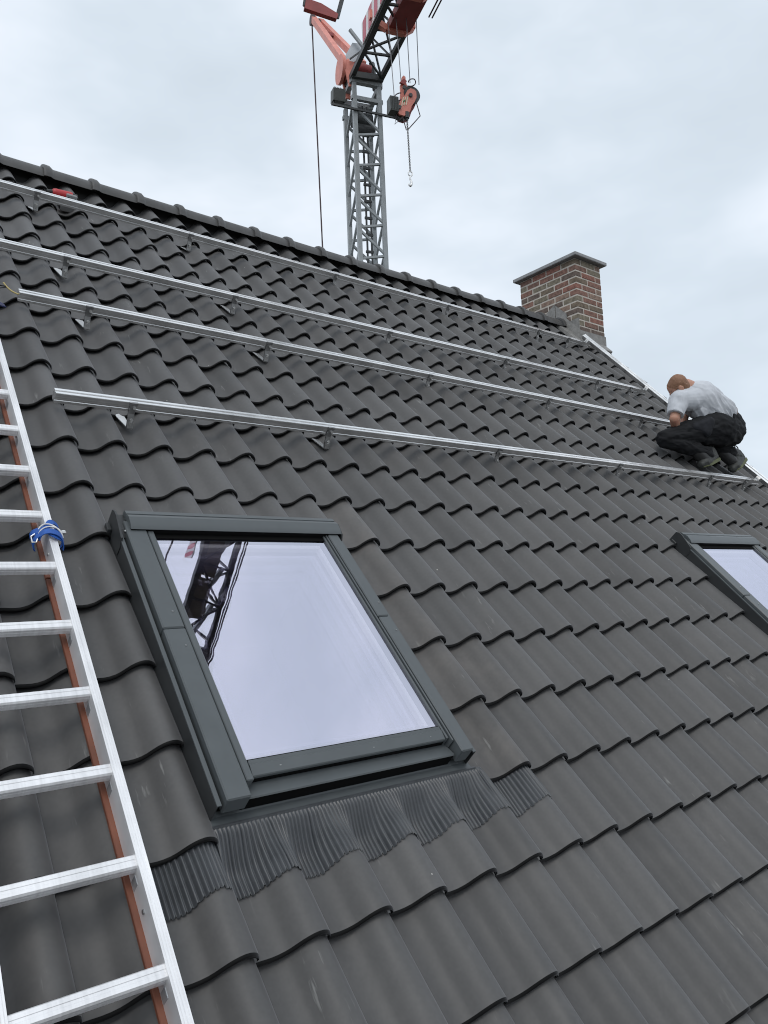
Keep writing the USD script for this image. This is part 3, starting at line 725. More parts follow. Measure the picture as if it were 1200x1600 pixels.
def strap():
    t = Thing('lashing_strap', 'blue webbing strap knotted round the ladder stile', 'strap', R((-1.49, 0.72, 0.11)))
    def ribbon(pts, w, th, mat, name, nrm=None):
        P = spline(pts, 60); T = np.gradient(P, axis=0); T /= np.linalg.norm(T, axis=1)[:, None]
        c = np.array([-1.49, 0.72, 0.075])
        V = []
        for p, tt in zip(P, T):
            out = p - c; out[1] *= 0.1; out -= (out @ tt) * tt; out /= np.linalg.norm(out) + 1e-9
            ax = np.cross(tt, out)
            V += [p + ax * w / 2, p + ax * w / 2 + out * th, p - ax * w / 2 + out * th, p - ax * w / 2]
        n = len(P); F = []
        for i in range(n - 1):
            for k in range(4):
                l = (k + 1) % 4; F.append([i * 4 + k, i * 4 + l, i * 4 + 4 + l, i * 4 + 4 + k])
        F += [[0, 3, 2, 1], [4 * n - 4, 4 * n - 3, 4 * n - 2, 4 * n - 1]]
        t.part(name, rm((np.array(V), np.array(F))), mat, smooth=40)
    # two turns round the stile, one tail hanging down on the right
    for k, (s0, sl) in enumerate(((0.700, 0.026), (0.722, -0.020))):
        pts = [(-1.535, s0 + 0.012, 0.060), (-1.531, s0 + 0.004, 0.108), (-1.505, s0, 0.121), (-1.485, s0 - sl, 0.122), (-1.466, s0 - sl, 0.108), (-1.464, s0 - sl * 1.3, 0.075)]
        ribbon(pts, 0.023, 0.003, 'blue_webbing', 'webbing')
    ribbon([(-1.530, 0.735, 0.095), (-1.506, 0.728, 0.128), (-1.48, 0.735, 0.127), (-1.457, 0.742, 0.098), (-1.455, 0.752, 0.070)], 0.022, 0.003, 'blue_webbing', 'webbing')
    for off in (0.0, 0.03):
        t.part('cord', rm(tube(spline([(-1.53, 0.722 - off * .6, 0.108), (-1.506, 0.705 - off * .5, 0.128), (-1.475, 0.710, 0.128), (-1.456, 0.724 + off * .3, 0.106)], 30), 0.0022, 6)), 'white_cord')
    t.part('buckle', rm(tube([(-1.540, 0.715, 0.105), (-1.552, 0.722, 0.10), (-1.552, 0.748, 0.098), (-1.541, 0.752, 0.102), (-1.536, 0.74, 0.106)], 0.0028, 6)), 'steel_bright')
    t.part('buckle', rm(cat(box((-1.461, 0.708, 0.106), (-1.445, 0.722, 0.122), 0.004))), 'steel_bright')
strap()

# ------------------------------------------------------------------ small things left on the roof
def drill():
    t = Thing('cordless_drill', 'red and black cordless drill lying in the tiles by the topmost rail', 'drill', R((-0.73, -2.97, 0.0)))
    body = rm(cat(m3.Manifold.batch_hull([m3.Manifold.sphere(0.030, 16).translate([-0.80, -3.035, 0.02]), m3.Manifold.sphere(0.031, 16).translate([-0.70, -3.04, 0.022])])))
    t.part('body', body, 'tool_red', smooth=50)
    t.part('chuck', rm(rod((-0.805, -3.035, 0.02), (-0.86, -3.03, 0.018), 0.021, 12, 0.014)), 'tool_black', smooth=40)
    t.part('motor_cap', rm(rod((-0.69, -3.04, 0.022), (-0.655, -3.042, 0.022), 0.029, 12, 0.024)), 'tool_black', smooth=40)
    t.part('grip', rm(cat(m3.Manifold.batch_hull([m3.Manifold.sphere(0.019, 12).translate([-0.715, -3.03, 0.012]), m3.Manifold.sphere(0.018, 12).translate([-0.725, -2.93, -0.005])]))), 'tool_black', smooth=50)
    t.part('battery', rm(box((-0.80, -2.935, -0.03), (-0.675, -2.86, 0.025), 0.008)), 'tool_black')
    t.part('battery_foot', rm(box((-0.795, -2.86, -0.028), (-0.68, -2.845, 0.02), 0.003)), 'steel_dark')
    t.part('grey_band', rm(box((-0.735, -3.024, 0.012), (-0.66, -3.004, 0.046), 0.006)), 'cap_stone')
drill()

def cable():
    t = Thing('loose_cable', 'thin black cable with a bare yellowish end at the cut rail', 'cable', R((-1.33, -1.17, 0.05)))
    t.part('cable_sheath', rm(tube(spline([(-1.75, -1.33, 0.03), (-1.55, -1.25, 0.055), (-1.44, -1.23, 0.066), (-1.36, -1.225, 0.07)], 30), 0.0035, 6)), 'tool_black', smooth=True)
    t.part('cable_sheath', rm(tube(spline([(-1.72, -1.20, 0.02), (-1.54, -1.17, 0.035), (-1.44, -1.19, 0.055), (-1.36, -1.22, 0.068)], 30), 0.0025, 6)), 'tool_black', smooth=True)
    t.part('bare_end', rm(tube(spline([(-1.373, -1.245, 0.078), (-1.36, -1.222, 0.070), (-1.34, -1.185, 0.068), (-1.318, -1.158, 0.072), (-1.29, -1.155, 0.073)], 24), 0.0040, 6)), 'wire_yellow', smooth=True)
cable()
def cutter():
    t = Thing('side_cutter', 'dark blue handled hand tool lying on the tiles at the left edge', 'hand tool', R((-1.41, -1.08, 0.0)))
    for o in (0.0, 0.022):
        t.part('handle', rm(tube(spline([(-1.47 + o, -1.135, 0.030), (-1.43 + o, -1.105, 0.032), (-1.39 + o * .4, -1.065, 0.034)], 14), [0.006] * 4 + [0.008] * 8 + [0.005] * 2, 8)), 'tool_blue', smooth=True)
    t.part('jaw', rm(cat(box((-1.51, -1.17, 0.02), (-1.462, -1.125, 0.034), 0.005))), 'steel_dark')
cutter()

# ------------------------------------------------------------------ worker
def worker():
    J = dict(pelvis=(4.473, .254, .733), hipL=(4.30, .245, .705), hipR=(4.582, .292, .77), kneeL=(3.795, .40, .582), ankleL=(4.174, .259, .46), toeL=(4.073, .248, .318), heelL=(4.393, .245, .43),
             kneeR=(4.241, .479, .70), ankleR=(4.59, .26, .502), toeR=(4.557, .218, .310), heelR=(4.797, .234, .443), belt=(4.494, .263, .826), chest=(4.238, .315, .972), neck=(4.088, .343, 1.058),
             shL=(3.925, .322, .925), shR=(4.351, .364, 1.075), head=(3.962, .345, 1.066), elL=(3.836, .328, .752), haL=(4.02, .43, .635), elR=(4.306, .485, .924), haR=(4.215, .47, .775),
             buttR=(4.573, .243, .711), buttL=(4.40, .222, .690))
    J = {k: np.array(v) for k, v in J.items()}
    def sph(p, r): return m3.Manifold.sphere(float(r), 24).translate(list(map(float, p)))
    def bone(a, b, ra, rb): return m3.Manifold.batch_hull([sph(a, ra), sph(b, rb)])
    def soft(man, edge=0.02, it=10, disp=0.0, dscale=18.0, seed=0, stretch=(1, 1, 1)):
        q = man.refine_to_length(edge); tm = trimesh.Trimesh(*vf(q)); tm.merge_vertices()
        trimesh.smoothing.filter_taubin(tm, iterations=it)
        if disp:
            n = np.array(tm.vertex_normals); v = np.array(tm.vertices)
            d = meshkit.fbm(v * dscale * np.array(stretch), 3, seed) - 0.5
            tm.vertices = v + n * d[:, None] * disp
        return tm
    T = Thing('person', 'worker in pale grey t-shirt and black work trousers kneeling on the roof, head bent', 'person', (4.3, 0.25, 0.30))
    fwd = np.array([-0.30, 0.76, -0.56]); fwd /= np.linalg.norm(fwd)        # where the face points: down and to the left, up the slope
    upv = np.array([-0.62, 0.25, 0.75]); upv -= (upv @ fwd) * fwd; upv /= np.linalg.norm(upv)
    side = np.cross(fwd, upv)                                                # the person's right
    hd = J['head']
    skull = m3.Manifold.batch_hull([sph(hd + upv * .022 - fwd * .018, .087), sph(hd + upv * .012 + fwd * .028, .078), sph(hd - upv * .075 + fwd * .050, .043), sph(hd - upv * .045 - fwd * .035, .060)])
    face = skull + m3.Manifold.batch_hull([sph(hd + fwd * .105 - upv * .012, .008), sph(hd + fwd * .118 - upv * .042, .012), sph(hd + fwd * .10 - upv * .045, .016)])
    for sg in (-1, 1):
        ear = m3.Manifold.sphere(1, 16).scale([.011, .026, .034]).transform(np.c_[side, fwd, upv, hd + side * sg * .088 - upv * .022 - fwd * .005].tolist())
        face = face + ear
        face = face + sph(hd + fwd * .096 + side * sg * .031 - upv * .004, .013)
    face = face + m3.Manifold.batch_hull([sph(hd + fwd * .098 - upv * .075 + side * .018, .010), sph(hd + fwd * .098 - upv * .075 - side * .018, .010)])
    HS = 0.87
    def shrink(q): return q.translate((-hd).tolist()).scale([HS] * 3).translate(hd.tolist())
    face = shrink(face)
    body = face + bone(J['neck'] - upv * .01, hd - upv * .045 - fwd * .026, .060, .050)
    body = body + bone(J['neck'], J['chest'], .085, .13) + bone(J['chest'], J['belt'], .14, .12) + bone(J['belt'], J['pelvis'], .12, .13)
    body = body + bone(J['shL'], J['chest'], .06, .11) + bone(J['shR'], J['chest'], .06, .11)
    for s in 'LR':
        body = body + bone(J['hip' + s], J['knee' + s], .085, .056) + bone(J['knee' + s], J['ankle' + s], .054, .038) + bone(J['hip' + s], J['pelvis'], .09, .12) + bone(J['ankle' + s], J['ankle' + s] * .6 + J['toe' + s] * .4, .034, .022)
        body = body + bone(J['sh' + s], J['el' + s], .052, .042) + bone(J['el' + s], J['ha' + s], .043, .029)
        # hand: palm, five fingers
        e, w = J['el' + s], J['ha' + s]; d = (w - e) / np.linalg.norm(w - e)
        a = np.cross(d, [0.3, 1, 0.2]); a /= np.linalg.norm(a); b = np.cross(d, a)
        body = body + m3.Manifold.batch_hull([sph(w + d * .015 + a * .022, .016), sph(w + d * .015 - a * .022, .016), sph(w + d * .085 + a * .030, .013), sph(w + d * .085 - a * .030, .013)])
        for kf, (o, L) in enumerate(((-.031, .058), (-.0105, .074), (.0105, .078), (.031, .068))):
            k0 = w + d * .085 + a * o; k1 = k0 + (d * .8 + b * .6) * L * .45; k2 = k1 + (d * .25 + b * .97) * L * .34; k3 = k2 + (b * .8 - d * .6) * L * .24
            body = body + bone(k0, k1, .0098, .0088) + bone(k1, k2, .0088, .008) + bone(k2, k3, .008, .007)
        th0 = w + d * .02 + a * .028; th1 = th0 + (d * .5 + a * .75 + b * .45) * .045; th2 = th1 + (d * .85 + b * .5) * .032
        body = body + bone(th0, th1, .0135, .0105) + bone(th1, th2, .0105, .0085)
    bp = T.part('body', soft(body, .012, 6), 'skin', smooth=True)
    for sg in (-1, 1):
        T.part('eye', vf(sph(hd + (fwd * .100 + side * sg * .031 - upv * .006) * HS, .0075)), 'tool_black', parent=bp, smooth=True)
    hair = m3.Manifold.batch_hull([sph(hd + upv * .0225 - fwd * .018, .0888), sph(hd + upv * .0125 + fwd * .028, .0796), sph(hd - upv * .045 - fwd * .035, .0615)])
    hair = hair.trim_by_plane((upv * .50 - fwd * .866).tolist(), float(hd @ (upv * .50 - fwd * .866)) - .034)
    hair = shrink(hair)
    T.part('hair', soft(hair, .006, 3, .0065, 60, 5), 'ginger_hair', parent=bp, smooth=True)
    # shirt
    sh = bone(J['neck'] - upv * .035, J['chest'], .092, .165) + bone(J['chest'], J['belt'] + np.array([-.02, 0, .0]), .168, .152) + bone(J['shL'], J['chest'], .085, .14) + bone(J['shR'], J['chest'], .085, .14) + m3.Manifold.batch_hull([sph(J['shL'], .082), sph(J['neck'] - upv * .03, .08), sph(J['shR'], .08)])
    slL = J['shL'] + (J['elL'] - J['shL']) * .80; slR = J['shR'] + (J['elR'] - J['shR']) * .8
    sh = sh + bone(J['shL'], slL, .083, .072).trim_by_plane((-(J['elL'] - J['shL']) / np.linalg.norm(J['elL'] - J['shL'])).tolist(), float(-(J['elL'] - J['shL']) / np.linalg.norm(J['elL'] - J['shL']) @ slL))
    sh = sh + bone(J['shR'], slR, .080, .066)
    hangs = m3.Manifold.batch_hull([sph(J['chest'] + np.array([-.06, -.02, -.10]), .08), sph(J['belt'] + np.array([-.18, .01, -.06]), .08), sph(J['belt'] + np.array([-.05, -.02, .02]), .13)])
    sh = sh + hangs
    ax = J['belt'] - J['chest']; ax /= np.linalg.norm(ax)
    sh = sh.trim_by_plane((-ax).tolist(), float(-ax @ (J['belt'] + ax * .004)))
    stm = soft(sh, .010, 14)
    v = np.array(stm.vertices); n = np.array(stm.vertex_normals)
    # creases run from the shoulders towards the waist
    la = (v - J['chest']) @ ax
    c1 = np.cross(ax, [0, 1, 0.2]); c1 /= np.linalg.norm(c1)
    q = np.c_[la * 4, (v - J['chest']) @ c1 * 22 + la * 9, (v - J['chest']) @ np.cross(ax, c1) * 22]
    w = np.clip((la + .10) / .3, 0.15, 1)
    stm.vertices = v + n * ((meshkit.fbm(q, 3, 4) - .5) * 0.105 * w + (meshkit.fbm(v * 9, 2, 2) - .5) * .016)[:, None]
    T.part('shirt', stm, 'shirt_cotton', parent=bp, smooth=True)
    # trousers
    tr = m3.Manifold.batch_hull([sph(J['belt'] + ax * .015, .142), sph(J['pelvis'], .165), sph(J['buttL'] + np.array([0, 0, .0]), .150), sph(J['buttR'], .152)])
    tr = tr.trim_by_plane(ax.tolist(), float(ax @ (J['belt'] - ax * .012)))
    tr = tr + m3.Manifold.batch_hull([sph(J['hipL'], .145), sph(J['buttL'], .145), sph(J['hipL'] * .55 + J['kneeL'] * .45, .112)]) + bone(J['hipL'] * .6 + J['kneeL'] * .4, J['kneeL'], .118, .082) + bone(J['hipR'], J['kneeR'], .14, .084)
    tr = tr + bone(J['kneeL'], J['ankleL'], .080, .064) + bone(J['kneeR'], J['ankleR'], .08, .066)
    tr = tr + bone(J['kneeL'] * .5 + J['ankleL'] * .5, J['hipL'] * .5 + J['kneeL'] * .5, .07, .07)
    ttm = soft(tr, .014, 10)
    v = np.array(ttm.vertices); n = np.array(ttm.vertex_normals)
    ttm.vertices = v + n * ((meshkit.fbm(v * np.array([16, 16, 30]), 3, 9) - .5) * .034)[:, None]
    T.part('trousers', ttm, 'work_trousers', parent=bp, smooth=True)
    for s_ in 'LR':
        T.part('sock', soft(bone(J['knee' + s_] * .30 + J['ankle' + s_] * .70, J['ankle' + s_] * .6 + J['toe' + s_] * .4, .058, .052), .014, 4), 'tool_black', parent=bp, smooth=True)
    # thigh pocket
    pc = m3.Manifold.batch_hull([sph(J['hipL'] * .72 + J['kneeL'] * .28 + np.array([-.02, -.105, .055]), .045), sph(J['hipL'] * .42 + J['kneeL'] * .58 + np.array([0, -.085, .045]), .038), sph(J['hipL'] * .62 + J['kneeL'] * .38 + np.array([0, -.11, -.03]), .035)])
    T.part('thigh_pocket', soft(pc, .012, 6, .012, 30, 2), 'pocket_cloth', parent=bp, smooth=True)
    # belt
    c0 = J['belt'] + ax * .014
    a1 = c1; b1 = np.cross(ax, a1)
    ang = np.linspace(0, 2 * math.pi, 48, endpoint=False)
    ring = lambda r, off: np.array([c0 + ax * off + a1 * r * math.cos(x) + b1 * r * math.sin(x) for x in ang])
    Vb = np.vstack([ring(.139, -.018), ring(.1525, -.018), ring(.154, .018), ring(.139, .018)]); nb = 48
    Fb = np.array([[k * nb + i, k * nb + (i + 1) % nb, ((k + 1) % 4) * nb + (i + 1) % nb, ((k + 1) % 4) * nb + i] for k in range(4) for i in range(nb)])
    T.part('belt', (Vb, Fb), 'belt_leather', parent=bp, smooth=35)
    # shoes: toes on the tiles, heels up
    for s in 'LR':
        toe, heel, ank = J['toe' + s], J['heel' + s], J['ankle' + s]
        d = (toe - heel) / np.linalg.norm(toe - heel)
        nrm = (heel + toe) / 2 - ank; nrm -= (nrm @ d) * d; nrm /= np.linalg.norm(nrm); nrm = -nrm      # from the sole towards the ankle
        sd = np.cross(d, nrm)
        toe = toe + d * .012; heel2 = toe - d * .305
        up = m3.Manifold.batch_hull([sph(heel2 + d * .05 + nrm * .045, .042), sph(heel2 + d * .06 + nrm * .10, .043), sph(ank + nrm * .0 - d * .0, .055)])
        up = up + m3.Manifold.batch_hull([sph(heel2 + d * .05 + nrm * .042, .040), sph(toe - d * .06 + nrm * .038 + sd * .014, .040), sph(toe - d * .07 + nrm * .038 - sd * .018, .038), sph(heel2 + d * .14 + nrm * .075, .042), sph(toe - d * .035 + nrm * .032, .034)])
        sp = T.part('shoe', soft(up, .012, 6, .010, 40, 3), 'shoe_grey', parent=bp, smooth=True)
        pts = []
        for k, ww in ((.0, .026), (.03, .036), (.09, .036), (.15, .036), (.21, .046), (.255, .040), (.288, .020)):
            for sg in (-1, 1):
                for hh in (-.006, .020):
                    pts.append(heel2 + d * k + sd * ww * sg + nrm * (hh + (.012 if k > .25 else 0)))
        T.part('shoe_sole', vf(m3.Manifold.hull_points(np.array(pts))), 'shoe_sole', parent=bp)
        T.part('pull_tab', tube(spline([heel2 + nrm * .135 + d * .03, heel2 + nrm * .165 + d * .012, heel2 + nrm * .145 - d * .008, heel2 + nrm * .115 + d * .004], 14), .005, 6), 'shoe_grey', parent=bp, smooth=True)
        for k in range(3):
            T.part('shoe_stripe', bar(heel2 + d * (.11 + k * .022) + sd * .046 * (1) + nrm * .03, heel2 + d * (.125 + k * .022) + sd * .036 + nrm * .075, .006, .006), 'shoe_trim', parent=bp)
worker()

# ------------------------------------------------------------------ tower crane behind the house
AX = np.array([9.166, 11.521, 0.0])
_j = math.radians(198)
E1 = np.array([math.sin(_j), math.cos(_j), 0.0]); E2 = np.array([math.sin(math.radians(108)), math.cos(math.radians(108)), 0.0]); EZ = np.array([0, 0, 1.0])
def C(a, b, z): return AX + E1 * a + E2 * b + EZ * z
def crane():
    T = Thing('tower_crane', 'grey lattice tower crane with red counter strut and jib behind the roof ridge', 'crane', C(0, 0, GROUND_Z))
    za, zb = GROUND_Z + 0.4, 12.62
    P = 0.815
    ha, hb = 0.38, 0.335
    mast = T.part('mast', cat(*[bar(C(i * ha, j * hb, za), C(i * ha, j * hb, zb - (0.0 if i > 0 else .5)), .105, .105, E1) for i in (-1, 1) for j in (-1, 1)]), 'crane_grey')
    z = 8.50 - P * 16
    n = 0
    while z + P < zb - .3:
        if z > za:
            for i in (-1, 1):
                for (z0, z1) in ((z, z + .03),):
                    T.part('brace', bar(C(i * ha, -hb, z + .0), C(i * ha, hb, z + .14), .055, .055, E1), 'crane_grey', parent=mast)
                    T.part('brace', bar(C(i * ha, -hb, z + P - .06), C(i * ha, hb, z + .18), .055, .055, E1), 'crane_grey', parent=mast)
            for j in (-1, 1):
                T.part('brace', bar(C(-ha, j * hb, z + P * .5 - .06), C(ha, j * hb, z + P * 1.5 - .12), .055, .055, E2), 'crane_grey', parent=mast)
                pass
        z += P
    # inside: cable run and ladder
    for b in (-.02, .10):
        T.part('cable_run', bar(C(.05, b, za), C(.05, b, 12.0), .045, .03, E1), 'crane_dark', parent=mast)
    z = 4.0
    while z < 12.0:
        T.part('cable_clip', bar(C(.05, -.06, z), C(.05, .14, z), .06, .05, E1), 'crane_dark', parent=mast); z += .45
    T.part('base', box(C(0, 0, 0)[:3] - [1.6, 1.6, -GROUND_Z], C(0, 0, 0)[:3] + [1.6, 1.6, GROUND_Z + 0.5], .05), 'crane_grey')
    # platform and gear at the mast head
    T.part('head_frame', cat(bar(C(ha, -.42, 12.42), C(ha, .42, 12.42), .12, .12), bar(C(-ha, -.42, 12.30), C(-ha, .42, 12.30), .12, .12), bar(C(-ha, -.38, 12.36), C(ha, -.38, 12.42), .12, .12), bar(C(-ha, .38, 12.36), C(ha, .38, 12.42), .12, .12),
                            bar(C(ha, -.42, 11.95), C(ha, .42, 11.95), .10, .10), bar(C(-ha, -.42, 11.88), C(-ha, .42, 11.88), .1, .1)), 'crane_grey')
    T.part('winch', rod(C(0, -.28, 11.62), C(0, .22, 11.62), .20, 14), 'crane_dark', smooth=40)
    T.part('winch', rod(C(.12, -.22, 11.30), C(.12, .26, 11.30), .13, 12), 'crane_dark', smooth=40)
    T.part('motor', rod(C(.34, -.30, 12.84), C(.34, .14, 12.80), .135, 16), 'crane_dark_red', smooth=40)
    T.part('gear_housing', plate([C(.1, -.55, 13.05), C(.1, -.30, 13.55), C(.1, .05, 13.60), C(.1, -.08, 13.05), C(.1, -.30, 12.75)], .35, E1), 'crane_pale')
    # deflection pulley with its bracket
    T.part('pulley', rod(C(.02, -.52, 12.92), C(.02, -.60, 12.92), .36, 24), 'crane_red', smooth=40)
    T.part('pulley', rod(C(.02, -.47, 12.92), C(.02, -.40, 12.92), .30, 24), 'crane_red', smooth=40)
    T.part('pulley_bracket', cat(plate([C(.30, -.60, 13.0), C(.30, -.22, 12.98), C(.30, -.30, 12.32), C(.30, -.44, 12.30)], .05, E1), plate([C(-.05, -.56, 12.9), C(-.05, -.25, 12.9), C(-.05, -.30, 12.2), C(-.05, -.42, 12.2)], .05, E1)), 'crane_red')
    # counter strut (A-frame) and its top yoke
    tipL, tipR = C(-4.1, -.10, 17.72), C(-4.1, .16, 17.66)
    fL, fR = C(-.5, -.30, 13.60), C(-.5, .24, 13.62)
    st = T.part('counter_strut', cat(bar(tipL, fL, .17, .17), bar(tipR, fR, .17, .17)), 'crane_red')
    for k in (.06, .40):
        T.part('strut_tie', bar(tipL + (fL - tipL) * k, tipR + (fR - tipR) * k, .14, .10), 'crane_dark_red' if k > .2 else 'crane_dark', parent=st)
    T.part('strut_pulley', rod(C(-4.0, -.2, 17.55), C(-4.0, -.08, 17.55), .16, 14), 'rope_dark', parent=st)
    yk = T.part('pendant_yoke', plate([C(-4.15, -.36, 17.98), C(-4.15, .70, 17.86), C(-4.15, .76, 18.05), C(-4.15, .2, 18.28), C(-4.15, -.30, 18.34)], .16, E1), 'crane_dark_red')
    T.part('pendant_bar', cat(bar(C(-4.15, -.34, 18.1), C(-3.9, -.15, 19.6), .09, .09), bar(C(-4.15, .73, 17.95), C(-3.8, 1.15, 19.6), .10, .10)), 'crane_dark', parent=yk)
    T.part('pendant_rope', cat(rod(C(-3.9, -.15, 19.6), C(12.5, -.05, 13.3), .03, 6), rod(C(-3.8, 1.15, 19.6), C(12.5, .05, 13.3), .03, 6)), 'rope_grey', parent=yk)
    T.part('hoist_rope', rod(C(-3.95, -.17, 17.5), C(-3.0, -.10, GROUND_Z + .5), .022, 6), 'rope_dark')
    # jib
    JZ, JE = 12.52, 14.7
    jw = .385
    top = JZ + .78
    jib = T.part('jib', cat(bar(C(.10, -jw, JZ), C(JE, -jw, JZ), .11, .13), bar(C(.02, jw, JZ + .06), C(JE, jw, JZ + .06), .11, .13), bar(C(.5, 0, top), C(JE, 0, top), .10, .10)), 'crane_dark')
    x = .5; k = 0
    while x + .8 < JE:
        for m_ in (bar(C(x, -jw, JZ), C(x, jw, JZ + .06), .05, .05), bar(C(x, (-1) ** k * jw, JZ + .03), C(x + .8, -(-1) ** k * jw, JZ + .03), .045, .045),
                   bar(C(x, -jw, JZ), C(x + .4, 0, top), .045, .045), bar(C(x + .4, 0, top), C(x + .8, -jw, JZ), .045, .045), bar(C(x, jw, JZ), C(x + .4, 0, top), .045, .045), bar(C(x + .4, 0, top), C(x + .8, jw, JZ), .045, .045)):
            T.part('lattice_bar', m_, 'crane_dark', parent=jib)
        x += .8; k += 1
    T.part('jib_root', cat(bar(C(.45, -.42, 12.50), C(.45, .42, 12.55), .16, .16), bar(C(.28, -.42, 12.48), C(.28, .42, 12.5), .08, .10), bar(C(0, -.385, 12.5), C(.15, -.32, 13.2), .12, .12), bar(C(0, .385, 12.55), C(.15, .26, 13.2), .12, .12)), 'crane_dark', parent=jib)
    T.part('jib_end', box(C(JE, 0, 0)[:3] - [.42, .35, -(JZ - .25)], C(JE, 0, 0)[:3] + [.42, .35, JZ + .35], .03), 'crane_dark', parent=jib)
    # the folded jib tip and its walkway lie inside the jib: dark plates under the lattice
    for k_ in range(9):
        xa = 5.2 + k_ * .95
        T.part('walkway_plate', bar(C(xa, -.14, JZ + .09), C(xa + .90, -.14, JZ + .09), .44, .03), 'crane_plank', parent=jib)
    for k_ in range(11):
        xa = 4.8 + k_ * .85
        T.part('folded_section', bar(C(xa, .26, JZ + .22), C(xa + .8, .02, JZ + .30), .10, .10), 'crane_grey', parent=jib)
    # sign boards along the left side of the jib
    def board(x0, x1, z0, z1, b):
        s = T.part('sign_board', bar(C(x0, b, (z0 + z1) / 2), C(x1, b, (z0 + z1) / 2), .025, z1 - z0), 'sign_white', parent=jib)
        n = 5
        for i in range(n):
            xa = x0 + (x1 - x0) * (i + .15) / n; xb = xa + (x1 - x0) / n * .5
            T.part('sign_stripe', plate([C(xa, b - .017, z0 + .02), C(xb, b - .017, z0 + .02), C(xb + .05, b - .017, z1 - .02), C(xa + .05, b - .017, z1 - .02)], .008, E2), 'sign_red', parent=jib)
    board(1.55, 3.6, 12.50, 13.05, -.47)
    board(11.6, 12.5, 12.45, 12.85, -.62)
    # trolley: two red frames slung under the jib, ballast box between
    Fz = [(-.46, 12.82), (-.46, 12.62), (-.12, 12.46), (.30, 12.46), (.52, 12.62), (.52, 12.85)]
    tr = T.part('trolley', cat(bar(C(2.15, .18, 12.58), C(3.45, .18, 12.58), .52, .22), bar(C(2.2, .49, 12.75), C(3.4, .49, 12.75), .06, .30)), 'crane_dark_red')
    for xx in (2.25, 3.35):
        for p, q in zip(Fz[:-1], Fz[1:]):
            T.part('trolley_frame', bar(C(xx, p[0], p[1]), C(xx, q[0], q[1]), .15, .11, E1), 'crane_red', parent=tr)
    # flood lights on a cross arm
    T.part('lamp_arm', bar(C(.47, -.98, 11.60), C(.47, .80, 11.55), .045, .05), 'crane_dark')
    for b, w in ((-.78, .32), (.72, .30)):
        fl = T.part('floodlight', bar(C(.30, b, 11.88), C(.55, b, 11.84), w, .30), 'lamp_housing')
        T.part('lamp_bracket', cat(bar(C(.45, b - .12, 11.60), C(.45, b - .12, 11.78), .03, .03), bar(C(.45, b + .12, 11.60), C(.45, b + .12, 11.78), .03, .03)), 'crane_dark', parent=fl)
        T.part('lamp_fins', cat(*[bar(C(.28, b - w / 2 + .03 + i * .04, 12.05), C(.55, b - w / 2 + .03 + i * .04, 12.01), .012, .04) for i in range(7)]), 'crane_dark', parent=fl)
    # loose stay bars at the jib root
    T.part('stay_bar', bar(C(.4, -.40, 13.80), C(.4, -.02, 13.36), .07, .07), 'crane_grey')
    T.part('stay_bar', bar(C(.4, .62, 13.28), C(.4, 1.02, 13.78), .07, .07), 'crane_grey')
    T.part('stay_bar', bar(C(.4, -.42, 12.98), C(.4, .05, 13.42), .035, .035), 'crane_dark')
    # reeving between trolley and hook block
    for b, a in ((-.20, 2.55), (-.02, 2.60), (.20, 2.68), (.42, 2.75)):
        T.part('hoist_rope', rod(C(a, b, 12.5), C(2.66, b + .03, 10.45 if b < -.1 else 10.9), .010, 5), 'rope_grey')
    # ropes along the jib towards its end
    for b in (.62, .70):
        T.part('hoist_rope', rod(C(3.0, b, 12.35), C(JE + .2, b * .6, 12.35), .018, 5), 'rope_dark')
    T.part('signal_cable', tube(spline([C(9.5, -.5, 12.4), C(11.5, -1.0, 12.3), C(13.0, -1.25, 12.2), C(13.6, -1.1, 12.2), C(14.5, -.8, 12.3)], 30), .02, 5), 'rope_dark')
crane()

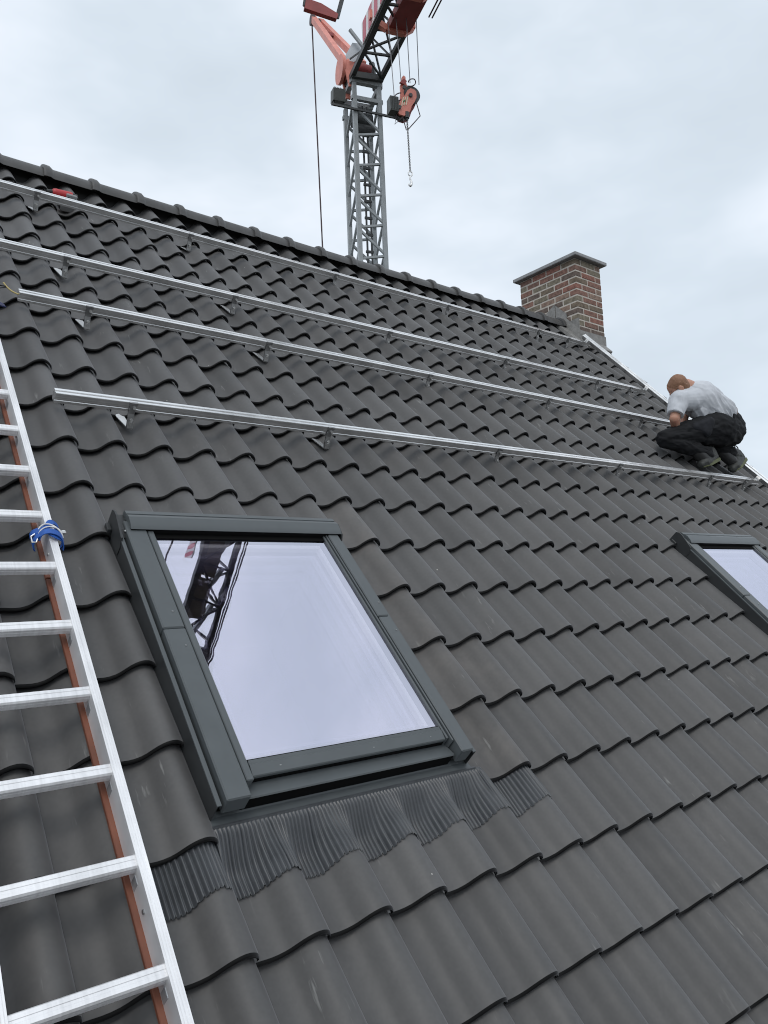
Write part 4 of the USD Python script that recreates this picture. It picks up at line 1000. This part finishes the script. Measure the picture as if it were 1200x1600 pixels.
def hook_block():
    cx = 2.66
    def K(x, y):                                # picture of the block, metres
        return C(cx, .15 + .0154 * (x - 635) - .00068 * (y - 115), 11.11 - .0154 * (y - 115))
    def px(pts): return [K(600 + X / 6.96, 70 + Y / 6.96) for X, Y in pts]
    T = Thing('hook_block', 'orange-red crane hook block hanging on thin ropes with a chain below', 'hook block', K(637, 190))
    out = [(250, 505), (285, 474), (325, 478), (348, 500), (352, 560), (330, 615), (300, 665), (283, 720), (255, 768), (215, 790), (165, 785), (135, 755), (132, 705), (160, 665), (190, 620), (225, 560)]
    T.part('cheek_plate', plate(px(out), .05, E1), 'crane_red')
    bk = [(X + 22, Y + 20) for X, Y in out]
    q = np.array(px(bk)) - E1 * .16
    T.part('cheek_plate', plate(q, .05, E1), 'crane_dark_red')
    T.part('sheave', cat(rod(K(645, 144) - E1 * .04, K(645, 144) - E1 * .13, .20, 20), rod(K(627, 174) - E1 * .04, K(627, 174) - E1 * .13, .20, 20)), 'crane_dark', smooth=40)
    arm = [(190, 640), (232, 556), (268, 510), (262, 440), (246, 385), (242, 335), (222, 322), (206, 340), (203, 385), (186, 440), (190, 520), (184, 580)]
    T.part('guide_arm', plate(np.array(px(arm)) - E1 * .07, .05, E1), 'crane_red')
    T.part('arm_flag', plate(np.array(px([(165, 432), (212, 380), (248, 400), (215, 440)])) - E1 * .0, .04, E1), 'crane_dark_red')
    for X, Y in ((283, 556), (160, 712), (215, 484)):
        p = px([(X, Y)])[0]; T.part('pin', rod(p + E1 * .02, p + E1 * .06, .045, 10), 'crane_dark')
    for k in range(3):
        a, b = px([(186 + k * 24, 690 - k * 10), (206 + k * 24, 590 - k * 10)])
        T.part('emblem', bar(a + E1 * .03, b + E1 * .03, .022, .006, E1), 'logo_pale')
    a, b = px([(205, 640), (228, 622)]); T.part('emblem', bar(a + E1 * .036, b + E1 * .036, .03, .006, E1), 'logo_green')
    p = px([(95, 705)])[0]
    T.part('sensor_box', bar(p - E1 * .1, p + E1 * .12, .20, .34, EZ), 'lamp_housing')
    T.part('sensor_box', cat(*[bar(p + E1 * .125 - E2 * .08 + E2 * i * .04 - EZ * .15, p + E1 * .125 - E2 * .08 + E2 * i * .04 + EZ * .15, .012, .02, E1) for i in range(5)]), 'crane_dark')
    g = [tube(px(q_), .012, 5) for q_ in ([(140, 770), (118, 895), (205, 800)], [(200, 795), (243, 935), (262, 925), (395, 752), (348, 595)])]
    T.part('guard_wire', cat(*g), 'rope_dark')
    for q_ in ([(255, 445), (300, 440), (345, 390), (335, 360), (300, 360), (268, 405)], [(185, 540), (140, 560), (118, 600), (135, 620), (185, 608)]):
        T.part('hose_loop', tube(spline(px(q_), 30), .012, 6), 'rope_dark', smooth=True)
    # swivel, chain links, end hook
    p0, p1 = px([(248, 770), (284, 1375)])
    T.part('swivel', cat(rod(p0 + EZ * .06, p0 - EZ * .08, .055, 10), rod(p0 - EZ * .08, p0 - EZ * .13, .03, 10)), 'crane_dark', smooth=40)
    n = 38
    d = (p1 - (p0 - EZ * .13)) / n
    for i in range(n):
        c = p0 - EZ * .13 + d * (i + .5); L = np.linalg.norm(d) * .66
        s = E2 if i % 2 else E1
        a = np.linspace(0, 2 * math.pi, 10, endpoint=False)
        ring = [c + EZ * L * math.cos(t) + s * .018 * math.sin(t) for t in a]
        T.part('chain_link', tube(ring + [ring[0]], .0075, 5), 'steel_dark')
    r2 = [p1 + EZ * (-.06 + .055 * math.cos(t)) + E2 * .05 * math.sin(t) for t in np.linspace(0, 2 * math.pi, 15)]
    T.part('chain_ring', tube(r2, .014, 6), 'steel_bright', smooth=True)
    T.part('chain_hook', tube(spline([p1 - EZ * .12, p1 - EZ * .22, p1 - EZ * .31 + E2 * .015, p1 - EZ * .35 - E2 * .02, p1 - EZ * .30 - E2 * .05], 20), [.022] * 8 + [.03] * 8 + [.016] * 4, 7), 'steel_bright', smooth=True)
hook_block()
